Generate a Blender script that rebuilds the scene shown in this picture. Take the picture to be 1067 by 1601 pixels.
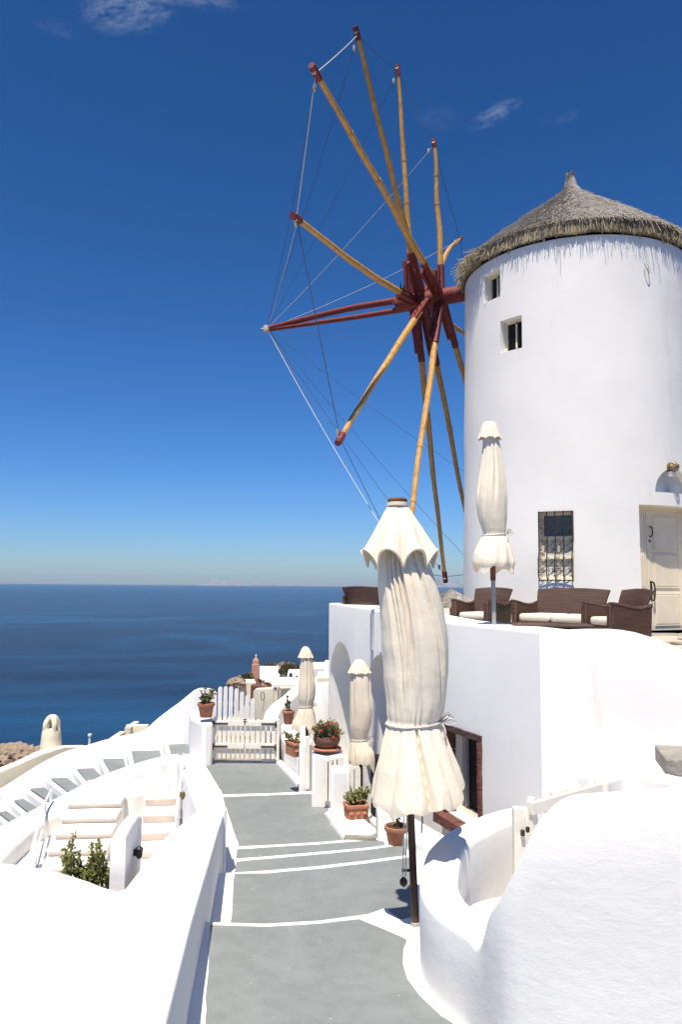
import bpy, bmesh, math, random
from mathutils import Vector, Matrix, noise
from math import radians as R, sin, cos, pi, atan, tan, sqrt
for o in list(bpy.data.objects): bpy.data.objects.remove(o)
S = bpy.context.scene; C = S.collection
random.seed(7)
# ------------------------------------------------------------------ camera, sky, sun, exposure
F = 1200.0; TILT = atan(114.5/F); ROLL = R(0.45)
cam = bpy.data.objects.new('camera', bpy.data.cameras.new('camera')); C.objects.link(cam)
cam.data.sensor_fit = 'VERTICAL'; cam.data.sensor_height = 36; cam.data.lens = 36*F/1601
cam.data.clip_start = 0.05; cam.data.clip_end = 200000
cam.matrix_world = Matrix.Rotation(R(90)+TILT, 4, 'X') @ Matrix.Rotation(ROLL, 4, 'Z')
S.camera = cam
SUN_EL = R(69); SUN_A = R(18)          # sun is high, behind the camera and a little to its left
sun_dir = Vector((-sin(SUN_A)*cos(SUN_EL), -cos(SUN_A)*cos(SUN_EL), sin(SUN_EL)))
W = bpy.data.worlds.new('World'); S.world = W; W.use_nodes = True
wn = W.node_tree.nodes; wl = W.node_tree.links
bg = wn['Background']; bg.inputs['Strength'].default_value = 0.07
sky = wn.new('ShaderNodeTexSky'); sky.sky_type = 'NISHITA'; sky.sun_disc = False
sky.sun_elevation = SUN_EL; sky.sun_rotation = math.atan2(sun_dir.x, sun_dir.y)
sky.altitude = 0; sky.air_density = 1.0; sky.dust_density = 0.3; sky.ozone_density = 3.0
sep = wn.new('ShaderNodeSeparateColor'); gm = wn.new('ShaderNodeCombineColor'); wl.new(sky.outputs[0], sep.inputs[0])     # contrasty, polarised sky
for i, g_ in enumerate((1.66, 1.36, 1.47)):
    pw = wn.new('ShaderNodeMath'); pw.operation = 'POWER'; pw.inputs[1].default_value = g_; wl.new(sep.outputs[i], pw.inputs[0]); wl.new(pw.outputs[0], gm.inputs[i])
hs = wn.new('ShaderNodeMix'); hs.data_type = 'RGBA'; hs.blend_type = 'MULTIPLY'; hs.inputs[0].default_value = 1
wl.new(gm.outputs[0], hs.inputs[6]); hs.inputs[7].default_value = (.150, .346, .425, 1)
tcw = wn.new('ShaderNodeTexCoord')
def wmath(op, a, b=None, c=None):
    n = wn.new('ShaderNodeMath'); n.operation = op
    for i, v in enumerate((a, b, c)):
        if v is None: continue
        if isinstance(v, (int, float)): n.inputs[i].default_value = v
        else: wl.new(v, n.inputs[i])
    return n.outputs[0]
sunl = bpy.data.lights.new('sun', 'SUN'); sunl.energy = 4.0; sunl.angle = R(0.53); sunl.color = (1.0, 0.915, 0.79)
suno = bpy.data.objects.new('sun', sunl); C.objects.link(suno)
suno.rotation_euler = sun_dir.to_track_quat('Z', 'Y').to_euler(); suno.location = (0, -5, 30)
vs = S.view_settings; vs.view_transform = 'Standard'; vs.look = 'None'; vs.gamma = 1; vs.use_curve_mapping = False
vs.exposure = 0.85
# ------------------------------------------------------------------ pixel helpers (photo pixels -> world)
def ray(px, py):
    dx = px-533.5; dy = py-800.5
    x = dx*cos(ROLL)+dy*sin(ROLL); y = -dx*sin(ROLL)+dy*cos(ROLL)
    u = x/F; v = -y/F
    return Vector((u, cos(TILT)-v*sin(TILT), sin(TILT)+v*cos(TILT)))
def at(px, py, Y):
    d = ray(px, py); return d*(Y/d.y)
def hit(px, py, a, b=0.0):             # plane z = a + b*Y
    d = ray(px, py); t = a/(d.z-b*d.y); return d*t
# thin cirrus wisps in the sky, fixed in direction
cl_total = None
def wisp(px, py, sx, sy, amt, rot):
    global cl_total
    d = ray(px, py).normalized(); r = Vector((d.y, -d.x, 0)).normalized(); u = r.cross(d)
    r, u = r*cos(rot)+u*sin(rot), u*cos(rot)-r*sin(rot)
    def dot(v):
        n = wn.new('ShaderNodeVectorMath'); n.operation = 'DOT_PRODUCT'
        wl.new(tcw.outputs['Generated'], n.inputs[0]); n.inputs[1].default_value = v; return n.outputs['Value']
    a = wmath('MULTIPLY', dot(r), 1/sx); b = wmath('MULTIPLY', dot(u), 1/sy); f = wmath('GREATER_THAN', dot(d), 0)
    q = wmath('ADD', wmath('MULTIPLY', a, a), wmath('MULTIPLY', b, b))
    m = wmath('MULTIPLY', wmath('MAXIMUM', wmath('SUBTRACT', 1.0, q), 0.0), f)
    comb = wn.new('ShaderNodeCombineXYZ'); wl.new(wmath('MULTIPLY', dot(r), 14), comb.inputs[0]); wl.new(wmath('MULTIPLY', dot(u), 32), comb.inputs[1])
    comb.inputs[2].default_value = px*.37
    nz = wn.new('ShaderNodeTexNoise'); nz.inputs['Scale'].default_value = 2.6; nz.inputs['Detail'].default_value = 12; nz.inputs['Roughness'].default_value = .74
    nz.inputs['Distortion'].default_value = .15
    wl.new(comb.outputs[0], nz.inputs['Vector'])
    v = wmath('MULTIPLY', wmath('MULTIPLY', m, wmath('MAXIMUM', wmath('SUBTRACT', nz.outputs[0], .42), 0.0)), amt)
    cl_total = v if cl_total is None else wmath('ADD', cl_total, v)
wisp(205, 10, .062, .028, .72, .3); wisp(310, 0, .05, .010, .5, 0); wisp(95, 45, .03, .01, .15, 0); wisp(776, 178, .036, .011, .68, .32); wisp(880, 182, .026, .008, .18, .1); wisp(686, 186, .03, .015, .1, 0)
mixc = wn.new('ShaderNodeMix'); mixc.data_type = 'RGBA'
wl.new(wmath('MINIMUM', cl_total, .8), mixc.inputs[0]); wl.new(hs.outputs[2], mixc.inputs[6]); mixc.inputs[7].default_value = (9.0, 9.6, 10.5, 1)
wl.new(mixc.outputs[2], bg.inputs['Color'])
# ------------------------------------------------------------------ materials
def nt(name):
    m = bpy.data.materials.new(name); m.use_nodes = True
    return m, m.node_tree.nodes, m.node_tree.links, m.node_tree.nodes['Principled BSDF']
def mat(name, col, rough=.7, var=.12, vscale=6, bump=.0, bscale=40, metal=0.0, col2=None, spec=.35, stretch=(1, 1, 1), bdist=.02, fine=0.0, detail=6, trans=0):
    m, n, l, p = nt(name)
    p.inputs['Roughness'].default_value = rough; p.inputs['Metallic'].default_value = metal
    p.inputs['Specular IOR Level'].default_value = spec
    tc = n.new('ShaderNodeTexCoord'); mp = n.new('ShaderNodeMapping'); mp.inputs['Scale'].default_value = stretch
    l.new(tc.outputs['Object'], mp.inputs[0])
    nz = n.new('ShaderNodeTexNoise'); nz.inputs['Scale'].default_value = vscale; nz.inputs['Detail'].default_value = detail; nz.inputs['Roughness'].default_value = .62
    l.new(mp.outputs[0], nz.inputs['Vector'])
    rp = n.new('ShaderNodeValToRGB')
    c2 = col2 if col2 else tuple(c*(1-var*2) for c in col)
    rp.color_ramp.elements[0].position = .32; rp.color_ramp.elements[1].position = .68
    rp.color_ramp.elements[0].color = (*c2, 1); rp.color_ramp.elements[1].color = (*[min(1, c*(1+(0 if col2 else var*.4))) for c in col], 1)
    l.new(nz.outputs[0], rp.inputs[0]); l.new(rp.outputs[0], p.inputs['Base Color'])
    if bump:
        b = n.new('ShaderNodeBump'); b.inputs['Strength'].default_value = bump; b.inputs['Distance'].default_value = bdist
        z2 = n.new('ShaderNodeTexNoise'); z2.inputs['Scale'].default_value = bscale; z2.inputs['Detail'].default_value = 5
        l.new(mp.outputs[0], z2.inputs['Vector']); l.new(z2.outputs[0], b.inputs['Height']); l.new(b.outputs[0], p.inputs['Normal'])
        if fine:
            b2 = n.new('ShaderNodeBump'); b2.inputs['Strength'].default_value = fine; b2.inputs['Distance'].default_value = .004
            z3 = n.new('ShaderNodeTexNoise'); z3.inputs['Scale'].default_value = bscale*9; z3.inputs['Detail'].default_value = 3
            l.new(mp.outputs[0], z3.inputs['Vector']); l.new(z3.outputs[0], b2.inputs['Height'])
            l.new(b.outputs[0], b2.inputs['Normal']); l.new(b2.outputs[0], p.inputs['Normal'])
    if trans:
        t = n.new('ShaderNodeBsdfTranslucent'); l.new(rp.outputs[0], t.inputs['Color'])
        ms = n.new('ShaderNodeMixShader'); ms.inputs[0].default_value = trans
        l.new(p.outputs[0], ms.inputs[1]); l.new(t.outputs[0], ms.inputs[2]); l.new(ms.outputs[0], n['Material Output'].inputs[0])
    return m
M = {}
def limewash(name, bump, bscale, stretch):
    m, n, l, p = nt(name); p.inputs['Roughness'].default_value = .85; p.inputs['Specular IOR Level'].default_value = .15
    tc = n.new('ShaderNodeTexCoord')
    def nz(scale, st, det=6, rough=.6):
        mp = n.new('ShaderNodeMapping'); mp.inputs['Scale'].default_value = st; l.new(tc.outputs['Object'], mp.inputs[0]); q = n.new('ShaderNodeTexNoise'); q.inputs['Scale'].default_value = scale; q.inputs['Detail'].default_value = det; q.inputs['Roughness'].default_value = rough
        l.new(mp.outputs[0], q.inputs['Vector']); return q.outputs[0]
    def ramp(v, p0, c0, p1, c1):
        r = n.new('ShaderNodeValToRGB'); e = r.color_ramp.elements; e[0].position = p0; e[0].color = (*c0, 1); e[1].position = p1; e[1].color = (*c1, 1); l.new(v, r.inputs[0]); return r.outputs[0]
    def mul(a_, b_):
        q = n.new('ShaderNodeMix'); q.data_type = 'RGBA'; q.blend_type = 'MULTIPLY'; q.inputs[0].default_value = 1; l.new(a_, q.inputs[6]); l.new(b_, q.inputs[7]); return q.outputs[2]
    c = ramp(nz(.9, (1, 1, 1)), .3, (.765, .752, .72), .7, (.82, .808, .775))
    c = mul(c, ramp(nz(1.1, (1.6, 1.6, .35), 9, .7), .30, (.90, .885, .86), .42, (1, 1, 1)))      # faint old runs and scuffs
    c = mul(c, ramp(nz(3.4, (1, 1, 1), 10, .75), .27, (.86, .84, .80), .33, (1, 1, 1)))            # small stains
    l.new(c, p.inputs['Base Color'])
    def bmp(h, st, d, prev=None):
        q = n.new('ShaderNodeBump'); q.inputs['Strength'].default_value = st; q.inputs['Distance'].default_value = d; l.new(h, q.inputs['Height'])
        if prev: l.new(prev, q.inputs['Normal'])
        return q.outputs[0]
    b1 = bmp(nz(bscale, stretch, 4), bump, .012); b2 = bmp(nz(55, (1, 1, 2.2), 5, .7), bump*1.2, .0035, b1); l.new(b2, p.inputs['Normal']); return m
M['white'] = limewash('whitewash', .22, 9, (1, 1, 1.8))
M['white2'] = limewash('whitewash_smooth', .16, 5, (1, 1, 1.8))
def floorpaint():
    m, n, l, p = nt('grey_floor_paint'); p.inputs['Roughness'].default_value = .72; p.inputs['Specular IOR Level'].default_value = .25
    tc = n.new('ShaderNodeTexCoord')
    def nz(scale, det=6, rough=.6, dist=0):
        q = n.new('ShaderNodeTexNoise'); q.inputs['Scale'].default_value = scale; q.inputs['Detail'].default_value = det; q.inputs['Roughness'].default_value = rough; q.inputs['Distortion'].default_value = dist; l.new(tc.outputs['Object'], q.inputs['Vector']); return q.outputs[0]
    def ramp(v, p0, c0, p1, c1):
        r = n.new('ShaderNodeValToRGB'); e = r.color_ramp.elements; e[0].position = p0; e[0].color = (*c0, 1); e[1].position = p1; e[1].color = (*c1, 1); l.new(v, r.inputs[0]); return r.outputs[0]
    def mix(f, a_, b_, mode='MIX'):
        q = n.new('ShaderNodeMix'); q.data_type = 'RGBA'; q.blend_type = mode
        if isinstance(f, float): q.inputs[0].default_value = f
        else: l.new(f, q.inputs[0])
        l.new(a_, q.inputs[6]); l.new(b_, q.inputs[7]); return q.outputs[2]
    c = ramp(nz(1.4, 9, .65, .6), .3, (.178, .194, .193), .7, (.228, .245, .246))
    c = mix(1.0, c, ramp(nz(7, 8, .7), .32, (.86, .86, .86), .55, (1, 1, 1)), 'MULTIPLY')
    w = n.new('ShaderNodeRGB'); w.outputs[0].default_value = (.46, .46, .45, 1); c = mix(ramp(nz(42, 3, .5), .70, (0, 0, 0), .74, (.8, .8, .8)), c, w.outputs[0])      # flecks of limewash
    d = n.new('ShaderNodeRGB'); d.outputs[0].default_value = (.09, .09, .085, 1); c = mix(ramp(nz(19, 5, .6), .69, (0, 0, 0), .76, (.5, .5, .5)), c, d.outputs[0])      # dark spots
    l.new(c, p.inputs['Base Color']); b_ = n.new('ShaderNodeBump'); b_.inputs['Strength'].default_value = .35; b_.inputs['Distance'].default_value = .006; l.new(nz(24, 7, .7), b_.inputs['Height']); l.new(b_.outputs[0], p.inputs['Normal']); return m
M['cream_wall'] = mat('cream_limewash', (.78, .71, .54), .85, .06, 2, .3, 8, spec=.15)
M['grey_paint'] = floorpaint()
M['greydark'] = mat('shaded_niche_plaster', (.60, .60, .59), .85, .05, 3, .2, 10)  # greyer than the wall: shade of the recess put into its colour
M['wood'] = mat('varnished_pole', (.56, .33, .105), .55, .22, 9, .4, 30, col2=(.36, .19, .05), bdist=.01)
M['red'] = mat('red_painted_wood', (.19, .030, .026), .6, .25, 8, .4, 25, col2=(.11, .018, .016), bdist=.01)
M['tip'] = mat('weathered_wood', (.45, .42, .36), .8, .2, 12, .3, 30)
M['rope'] = mat('rope', (.55, .52, .46), .8, .1, 30)
M['wire'] = mat('wire', (.10, .10, .10), .6, .1, 30)
M['canvas'] = mat('cream_canvas', (.84, .765, .625), .9, .05, 3, .4, 9, col2=(.80, .715, .565), spec=.1, bdist=.016, fine=.25, trans=.06)
M['canvas2'] = mat('beige_canvas', (.76, .67, .54), .9, .06, 3, .35, 14, col2=(.69, .595, .465), spec=.1, bdist=.012, fine=.25, trans=.05)
M['pole_dark'] = mat('dark_wood_pole', (.07, .035, .02), .5, .25, 12, .2, 40, stretch=(1, 1, .15))
M['pole_grey'] = mat('grey_metal_pole', (.34, .34, .33), .45, .1, 12)
M['dark'] = mat('interior_dark', (.02, .017, .015), .9, .1, 5)  # near-black colour standing in for the gloom of unlit rooms
M['iron'] = mat('wrought_iron', (.035, .03, .028), .55, .2, 30, .2, 60)
M['door'] = mat('cream_paint', (.78, .69, .53), .55, .04, 4, .12, 20)
M['picket'] = mat('cream_picket_paint', (.80, .755, .655), .6, .05, 6, .15, 25)
M['picketw'] = mat('white_picket_paint', (.80, .79, .76), .6, .04, 6, .15, 25)
M['terra'] = mat('terracotta', (.43, .19, .11), .85, .15, 7, .3, 40, col2=(.30, .12, .065))
M['terra2'] = mat('aged_terracotta', (.27, .13, .08), .85, .2, 12, .4, 30, col2=(.17, .085, .055))
M['soil'] = mat('soil', (.06, .04, .025), .95, .3, 40, .6, 80)
M['leaf'] = mat('leaf', (.10, .15, .035), .55, .3, 14, col2=(.05, .09, .02), trans=.2)
M['leaf_y'] = mat('leaf_yellowish', (.30, .29, .10), .6, .3, 14, col2=(.14, .17, .04), trans=.2)
M['leaf_o'] = mat('leaf_olive', (.19, .165, .095), .6, .3, 10, col2=(.10, .09, .05), trans=.1)
M['flower'] = mat('red_petals', (.55, .04, .03), .6, .2, 20, trans=.2)
M['stem'] = mat('stem', (.16, .10, .05), .8, .2, 20)
M['redstone'] = mat('red_volcanic_stone', (.20, .075, .055), .9, .4, 14, .8, 22, col2=(.085, .04, .035), bdist=.03)
M['darkstone'] = mat('dark_volcanic_stone', (.10, .055, .05), .9, .4, 14, .8, 22, col2=(.045, .03, .03), bdist=.03)
M['greystone'] = mat('grey_stone', (.34, .32, .28), .9, .25, 8, .6, 18, col2=(.20, .19, .16), bdist=.03)
M['stonepave'] = mat('pale_stone', (.52, .46, .36), .85, .2, 5, .4, 16, col2=(.40, .35, .27))
M['rock'] = mat('rock', (.40, .31, .23), .95, .3, .8, .9, 3.5, col2=(.19, .14, .10), bdist=.3)
M['peach'] = mat('peach_paint', (.84, .70, .58), .8, .05, 4, .2, 15)
M['pink'] = mat('pink_plaster', (.50, .26, .19), .9, .1, 3, .2, 8)
M['metal_w'] = mat('white_metal', (.78, .78, .78), .4, .03, 10)
M['glass'] = mat('window_glass', (.09, .11, .13), .15, .1, 5, spec=.6)
M['blue'] = mat('blue_paint', (.03, .06, .30), .6, .1, 5)
M['curtain'] = mat('pale_curtain', (.66, .67, .60), .9, .1, 10, stretch=(1, 1, .2))
M['cushion'] = mat('cream_cushion', (.74, .68, .57), .9, .05, 6, .2, 30)
M['brass'] = mat('aged_brass', (.22, .18, .09), .4, .3, 20, metal=.6)
M['lampglass'] = mat('amber_glass', (.40, .33, .18), .25, .1, 10, spec=.6)
M['thatch'] = mat('thatch_core', (.27, .245, .21), .95, .3, 20, .8, 60, col2=(.15, .135, .115))
M['straw'] = mat('straw_grey', (.37, .345, .31), .9, .3, 5, col2=(.22, .20, .175))
M['straw_y'] = mat('straw_yellow', (.45, .39, .27), .9, .3, 8, col2=(.28, .23, .15))
def wicker():
    m, n, l, p = nt('brown_wicker'); p.inputs['Roughness'].default_value = .5
    tc = n.new('ShaderNodeTexCoord'); s = n.new('ShaderNodeSeparateXYZ'); l.new(tc.outputs['Object'], s.inputs[0])
    def mm(op, a, b=None):
        q = n.new('ShaderNodeMath'); q.operation = op
        for i, v in enumerate((a, b)):
            if v is None: continue
            if isinstance(v, (int, float)): q.inputs[i].default_value = v
            else: l.new(v, q.inputs[i])
        return q.outputs[0]
    hz = mm('ADD', s.outputs[0], s.outputs[1])
    w1 = mm('SINE', mm('MULTIPLY', s.outputs[2], 330.)); w2 = mm('SINE', mm('MULTIPLY', hz, 120.))
    h = mm('MULTIPLY', w1, w2)
    nz = n.new('ShaderNodeTexNoise'); nz.inputs['Scale'].default_value = 5; nz.inputs['Detail'].default_value = 2
    mp = n.new('ShaderNodeMapping'); mp.inputs['Scale'].default_value = (.6, .6, 9); l.new(tc.outputs['Object'], mp.inputs[0]); l.new(mp.outputs[0], nz.inputs[0])
    f = mm('ADD', mm('MULTIPLY', h, .22), nz.outputs[0])
    rp = n.new('ShaderNodeValToRGB'); rp.color_ramp.elements[0].position = .25; rp.color_ramp.elements[1].position = .8
    rp.color_ramp.elements[0].color = (.024, .010, .007, 1); rp.color_ramp.elements[1].color = (.115, .05, .033, 1)
    l.new(f, rp.inputs[0]); l.new(rp.outputs[0], p.inputs['Base Color'])
    b = n.new('ShaderNodeBump'); b.inputs['Strength'].default_value = .8; b.inputs['Distance'].default_value = .006
    l.new(h, b.inputs['Height']); l.new(b.outputs[0], p.inputs['Normal']); return m
M['haze_blue_rock'] = mat('haze_tinted_rock', (.21, .23, .26), .95, .2, .002, 0, 1)  # blue-grey cast of distant haze mixed into the rock colour
M['wicker'] = wicker()
def sea_mat():
    m, n, l, p = nt('sea_water'); p.inputs['Roughness'].default_value = .18; p.inputs['Specular IOR Level'].default_value = .03; p.inputs['IOR'].default_value = 1.33
    tc = n.new('ShaderNodeTexCoord')
    mp = n.new('ShaderNodeMapping'); mp.inputs['Scale'].default_value = (.00042, .00075, 1); mp.inputs['Rotation'].default_value = (0, 0, -.25); l.new(tc.outputs['Object'], mp.inputs[0])
    nz = n.new('ShaderNodeTexNoise'); nz.inputs['Scale'].default_value = 3; nz.inputs['Detail'].default_value = 9; nz.inputs['Roughness'].default_value = .66; nz.inputs['Distortion'].default_value = 1.6
    l.new(mp.outputs[0], nz.inputs['Vector'])
    rp = n.new('ShaderNodeValToRGB'); rp.color_ramp.elements[0].position = .47; rp.color_ramp.elements[1].position = .69
    rp.color_ramp.elements[0].color = (.0, .009, .043, 1); rp.color_ramp.elements[1].color = (.004, .048, .130, 1)  # paler blue paints in the sky reflected by wind slicks
    l.new(nz.outputs[0], rp.inputs[0]); l.new(rp.outputs[0], p.inputs['Base Color'])
    w = n.new('ShaderNodeTexNoise'); w.inputs['Scale'].default_value = .16; w.inputs['Detail'].default_value = 9; w.inputs['Roughness'].default_value = .7
    m2 = n.new('ShaderNodeMapping'); m2.inputs['Scale'].default_value = (.6, 1.3, 1); m2.inputs['Rotation'].default_value = (0, 0, .35)
    l.new(tc.outputs['Object'], m2.inputs[0]); l.new(m2.outputs[0], w.inputs['Vector'])
    b = n.new('ShaderNodeBump'); b.inputs['Strength'].default_value = 1.0; b.inputs['Distance'].default_value = 1.6
    l.new(w.outputs[0], b.inputs['Height']); l.new(b.outputs[0], p.inputs['Normal']); return m
M['sea'] = sea_mat()
# ------------------------------------------------------------------ building helpers
def thing(name, label, cat, loc=(0, 0, 0), group=None):
    o = bpy.data.objects.new(name, None); C.objects.link(o); o.location = loc; o.empty_display_size = .1
    o['label'] = label; o['category'] = cat
    if group: o['group'] = group
    return o
def tag(o, label, cat, group=None):
    o['label'] = label; o['category'] = cat
    if group: o['group'] = group
    return o
def obj(name, bm, m, parent=None, smooth=True, angle=40, bevel=0, bseg=2):
    bmesh.ops.recalc_face_normals(bm, faces=bm.faces)
    me = bpy.data.meshes.new(name); bm.to_mesh(me); bm.free()
    me.materials.append(M[m] if isinstance(m, str) else m)
    if smooth:
        me.polygons.foreach_set('use_smooth', [True]*len(me.polygons)); me.set_sharp_from_angle(angle=R(angle))
    return link(name, me, parent, bevel, bseg)
def link(name, me, parent=None, bevel=0, bseg=2):
    o = bpy.data.objects.new(name, me); C.objects.link(o)
    if parent:
        o.parent = parent
        if parent.type == 'EMPTY': o.matrix_parent_inverse = Matrix.Translation(-Vector(parent.location))
    if bevel:
        b = o.modifiers.new('bevel', 'BEVEL'); b.width = bevel; b.segments = bseg; b.limit_method = 'ANGLE'; b.angle_limit = R(35); b.harden_normals = False
    return o
def struct(name, bm, m, parent=None, **k):
    o = obj(name, bm, m, parent, **k)
    if not parent: o['kind'] = 'structure'
    return o
def copy_tree(o, parent=None):
    c = o.copy(); C.objects.link(c)
    if parent: c.parent = parent
    for ch in list(o.children): copy_tree(ch, c)
    return c
def box(bm, c, s, rot=None):
    c = Vector(c); vs_ = []
    for dz in (-.5, .5):
        for dx, dy in ((-.5, -.5), (.5, -.5), (.5, .5), (-.5, .5)):
            v = Vector((dx*s[0], dy*s[1], dz*s[2]))
            if rot: v = rot @ v
            vs_.append(bm.verts.new(c+v))
    for f in ((3, 2, 1, 0), (4, 5, 6, 7), (0, 1, 5, 4), (1, 2, 6, 5), (2, 3, 7, 6), (3, 0, 4, 7)): bm.faces.new([vs_[i] for i in f])
def frame_m(t, n):                     # columns: tangent, outward normal, up
    u = Vector((0, 0, 1)); return Matrix((t, n, u)).transposed()
def tube(bm, pts, rad, seg=8, caps=True):
    pts = [Vector(p) for p in pts]; n = len(pts)
    if not hasattr(rad, '__len__'): rad = [rad]*n
    rings = []; up = None
    for i, p in enumerate(pts):
        d = (pts[min(i+1, n-1)]-pts[max(i-1, 0)]).normalized()
        if up is None:
            up = Vector((0, 0, 1)) if abs(d.z) < .9 else Vector((1, 0, 0))
        a = d.cross(up).normalized(); b = a.cross(d).normalized(); up = b
        rings.append([bm.verts.new(p+(a*cos(2*pi*k/seg)+b*sin(2*pi*k/seg))*rad[i]) for k in range(seg)])
    for i in range(n-1):
        for k in range(seg): bm.faces.new((rings[i][k], rings[i][(k+1) % seg], rings[i+1][(k+1) % seg], rings[i+1][k]))
    if caps: bm.faces.new(rings[0][::-1]); bm.faces.new(rings[-1])
def lathe(bm, prof, c=(0, 0, 0), seg=32, wob=0, capb=True, capt=True):
    c = Vector(c); rings = []
    for r, z in prof:
        rings.append([bm.verts.new(c+Vector((r*cos(2*pi*k/seg), r*sin(2*pi*k/seg), z))) for k in range(seg)])
    for i in range(len(prof)-1):
        for k in range(seg): bm.faces.new((rings[i][k], rings[i][(k+1) % seg], rings[i+1][(k+1) % seg], rings[i+1][k]))
    if capb: bm.faces.new(rings[0][::-1])
    if capt: bm.faces.new(rings[-1])
def prism(bm, top, zb):                # top: list of 3-d points, walls drop to zb (number or list)
    n = len(top); t = [bm.verts.new(p) for p in top]
    b = [bm.verts.new((p[0], p[1], zb[i] if hasattr(zb, '__len__') else zb)) for i, p in enumerate(top)]
    bm.faces.new(t); bm.faces.new(b[::-1])
    for i in range(n): bm.faces.new((t[i], b[i], b[(i+1) % n], t[(i+1) % n]))
def cr(pts, n=8):                      # Catmull-Rom resample
    P = [Vector(p) for p in pts]; out = []
    for i in range(len(P)-1):
        p0 = P[max(i-1, 0)]; p1 = P[i]; p2 = P[i+1]; p3 = P[min(i+2, len(P)-1)]
        for k in range(n):
            t = k/n
            out.append(.5*((2*p1)+(p2-p0)*t+(2*p0-5*p1+4*p2-p3)*t*t+(3*p1-p0-3*p2+p3)*t**3))
    out.append(P[-1]); return out
def sweep_wall(bm, pts, zb, thick, side=1, r=.05, jit=.008, nv=5):
    """wall whose outer face follows pts (x,y,ztop); thickness goes to `side`; rounded hand-plastered top"""
    n = len(pts); rings = []
    for i, p in enumerate(pts):
        d = (Vector(pts[min(i+1, n-1)])-Vector(pts[max(i-1, 0)])); d.z = 0; d.normalize()
        nrm = Vector((-d.y, d.x, 0))*side
        zt = p[2]; prof = [(0, zb)]
        for k in range(1, nv): prof.append((0, zb+(zt-r-zb)*k/nv))
        for a in (0, 30, 60, 90): prof.append((r-r*cos(R(a)), zt-r+r*sin(R(a))))
        prof.append((thick*.5, zt+.004))
        for a in (90, 60, 30, 0): prof.append((thick-r+r*cos(R(a)), zt-r+r*sin(R(a))))
        for k in range(nv-1, 0, -1): prof.append((thick, zb+(zt-r-zb)*k/nv))
        prof.append((thick, zb))
        ring = []
        for s, z in prof:
            q = Vector((p[0], p[1], 0))+nrm*s; q.z = z
            if jit and z > zb: q += jit*Vector((noise.noise(q*1.7), noise.noise(q*1.7+Vector((9, 0, 0))), noise.noise(q*1.7+Vector((0, 9, 0)))))
            ring.append(bm.verts.new(q))
        rings.append(ring)
    m = len(rings[0])
    for i in range(n-1):
        for k in range(m-1): bm.faces.new((rings[i][k], rings[i][k+1], rings[i+1][k+1], rings[i+1][k]))
        bm.faces.new((rings[i][m-1], rings[i][0], rings[i+1][0], rings[i+1][m-1]))
    bm.faces.new(rings[0][::-1]); bm.faces.new(rings[-1])
def cut(o, cutters):
    """boolean-subtract a list of bmeshes from object o, baked into its mesh"""
    tmp = []
    for b in cutters:
        bmesh.ops.recalc_face_normals(b, faces=b.faces)
        me = bpy.data.meshes.new('cutter'); b.to_mesh(me); b.free(); co = bpy.data.objects.new('cutter', me); C.objects.link(co); tmp.append(co)
        md = o.modifiers.new('cut', 'BOOLEAN'); md.operation = 'DIFFERENCE'; md.object = co; md.solver = 'EXACT'
    dg = bpy.context.evaluated_depsgraph_get(); dg.update()
    me = bpy.data.meshes.new_from_object(o.evaluated_get(dg)); o.modifiers.clear(); o.data = me
    for co in tmp: bpy.data.objects.remove(co)
    me.polygons.foreach_set('use_smooth', [True]*len(me.polygons)); me.set_sharp_from_angle(angle=R(35))
def leaf(bm, p, d, up, L, Wd, fold=.25):
    d = d.normalized(); s = d.cross(up)
    if s.length < 1e-4: s = Vector((1, 0, 0))
    s.normalize(); u = s.cross(d)
    a = bm.verts.new(p); m1 = bm.verts.new(p+d*L*.5+s*Wd*.5+u*Wd*fold); m2 = bm.verts.new(p+d*L*.5-s*Wd*.5+u*Wd*fold); b = bm.verts.new(p+d*L); c = bm.verts.new(p+d*L*.5)
    bm.faces.new((a, m1, b, c)); bm.faces.new((a, c, b, m2))
def rv(): return Vector((random.gauss(0, 1), random.gauss(0, 1), random.gauss(0, 1))).normalized()
def bush(bm, c, rad, n, L, Wd, shell=.55):
    c = Vector(c)
    for i in range(n):
        v = rv(); v.z = v.z if v.z > -.3 else -v.z*.5
        k = shell+(1-shell)*random.random(); k *= .8+.35*noise.noise(v*2.3+c)
        p = c+Vector((v.x*rad[0], v.y*rad[1], v.z*rad[2]))*k
        leaf(bm, p, (v+rv()*.8), rv(), L*random.uniform(.6, 1.2), Wd*random.uniform(.7, 1.2))
def rot_about(pts, c, a):
    return [Vector((c[0]+(p[0]-c[0])*cos(a)-(p[1]-c[1])*sin(a), c[1]+(p[0]-c[0])*sin(a)+(p[1]-c[1])*cos(a), p[2])) for p in pts]
def project(P):
    P = cam.matrix_world.inverted() @ Vector(P)
    return Vector((533.5+F*P.x/-P.z, 800.5-F*P.y/-P.z))
def area(P): return abs(sum(P[i][0]*P[(i+1) % len(P)][1]-P[(i+1) % len(P)][0]*P[i][1] for i in range(len(P))))/2
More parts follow.
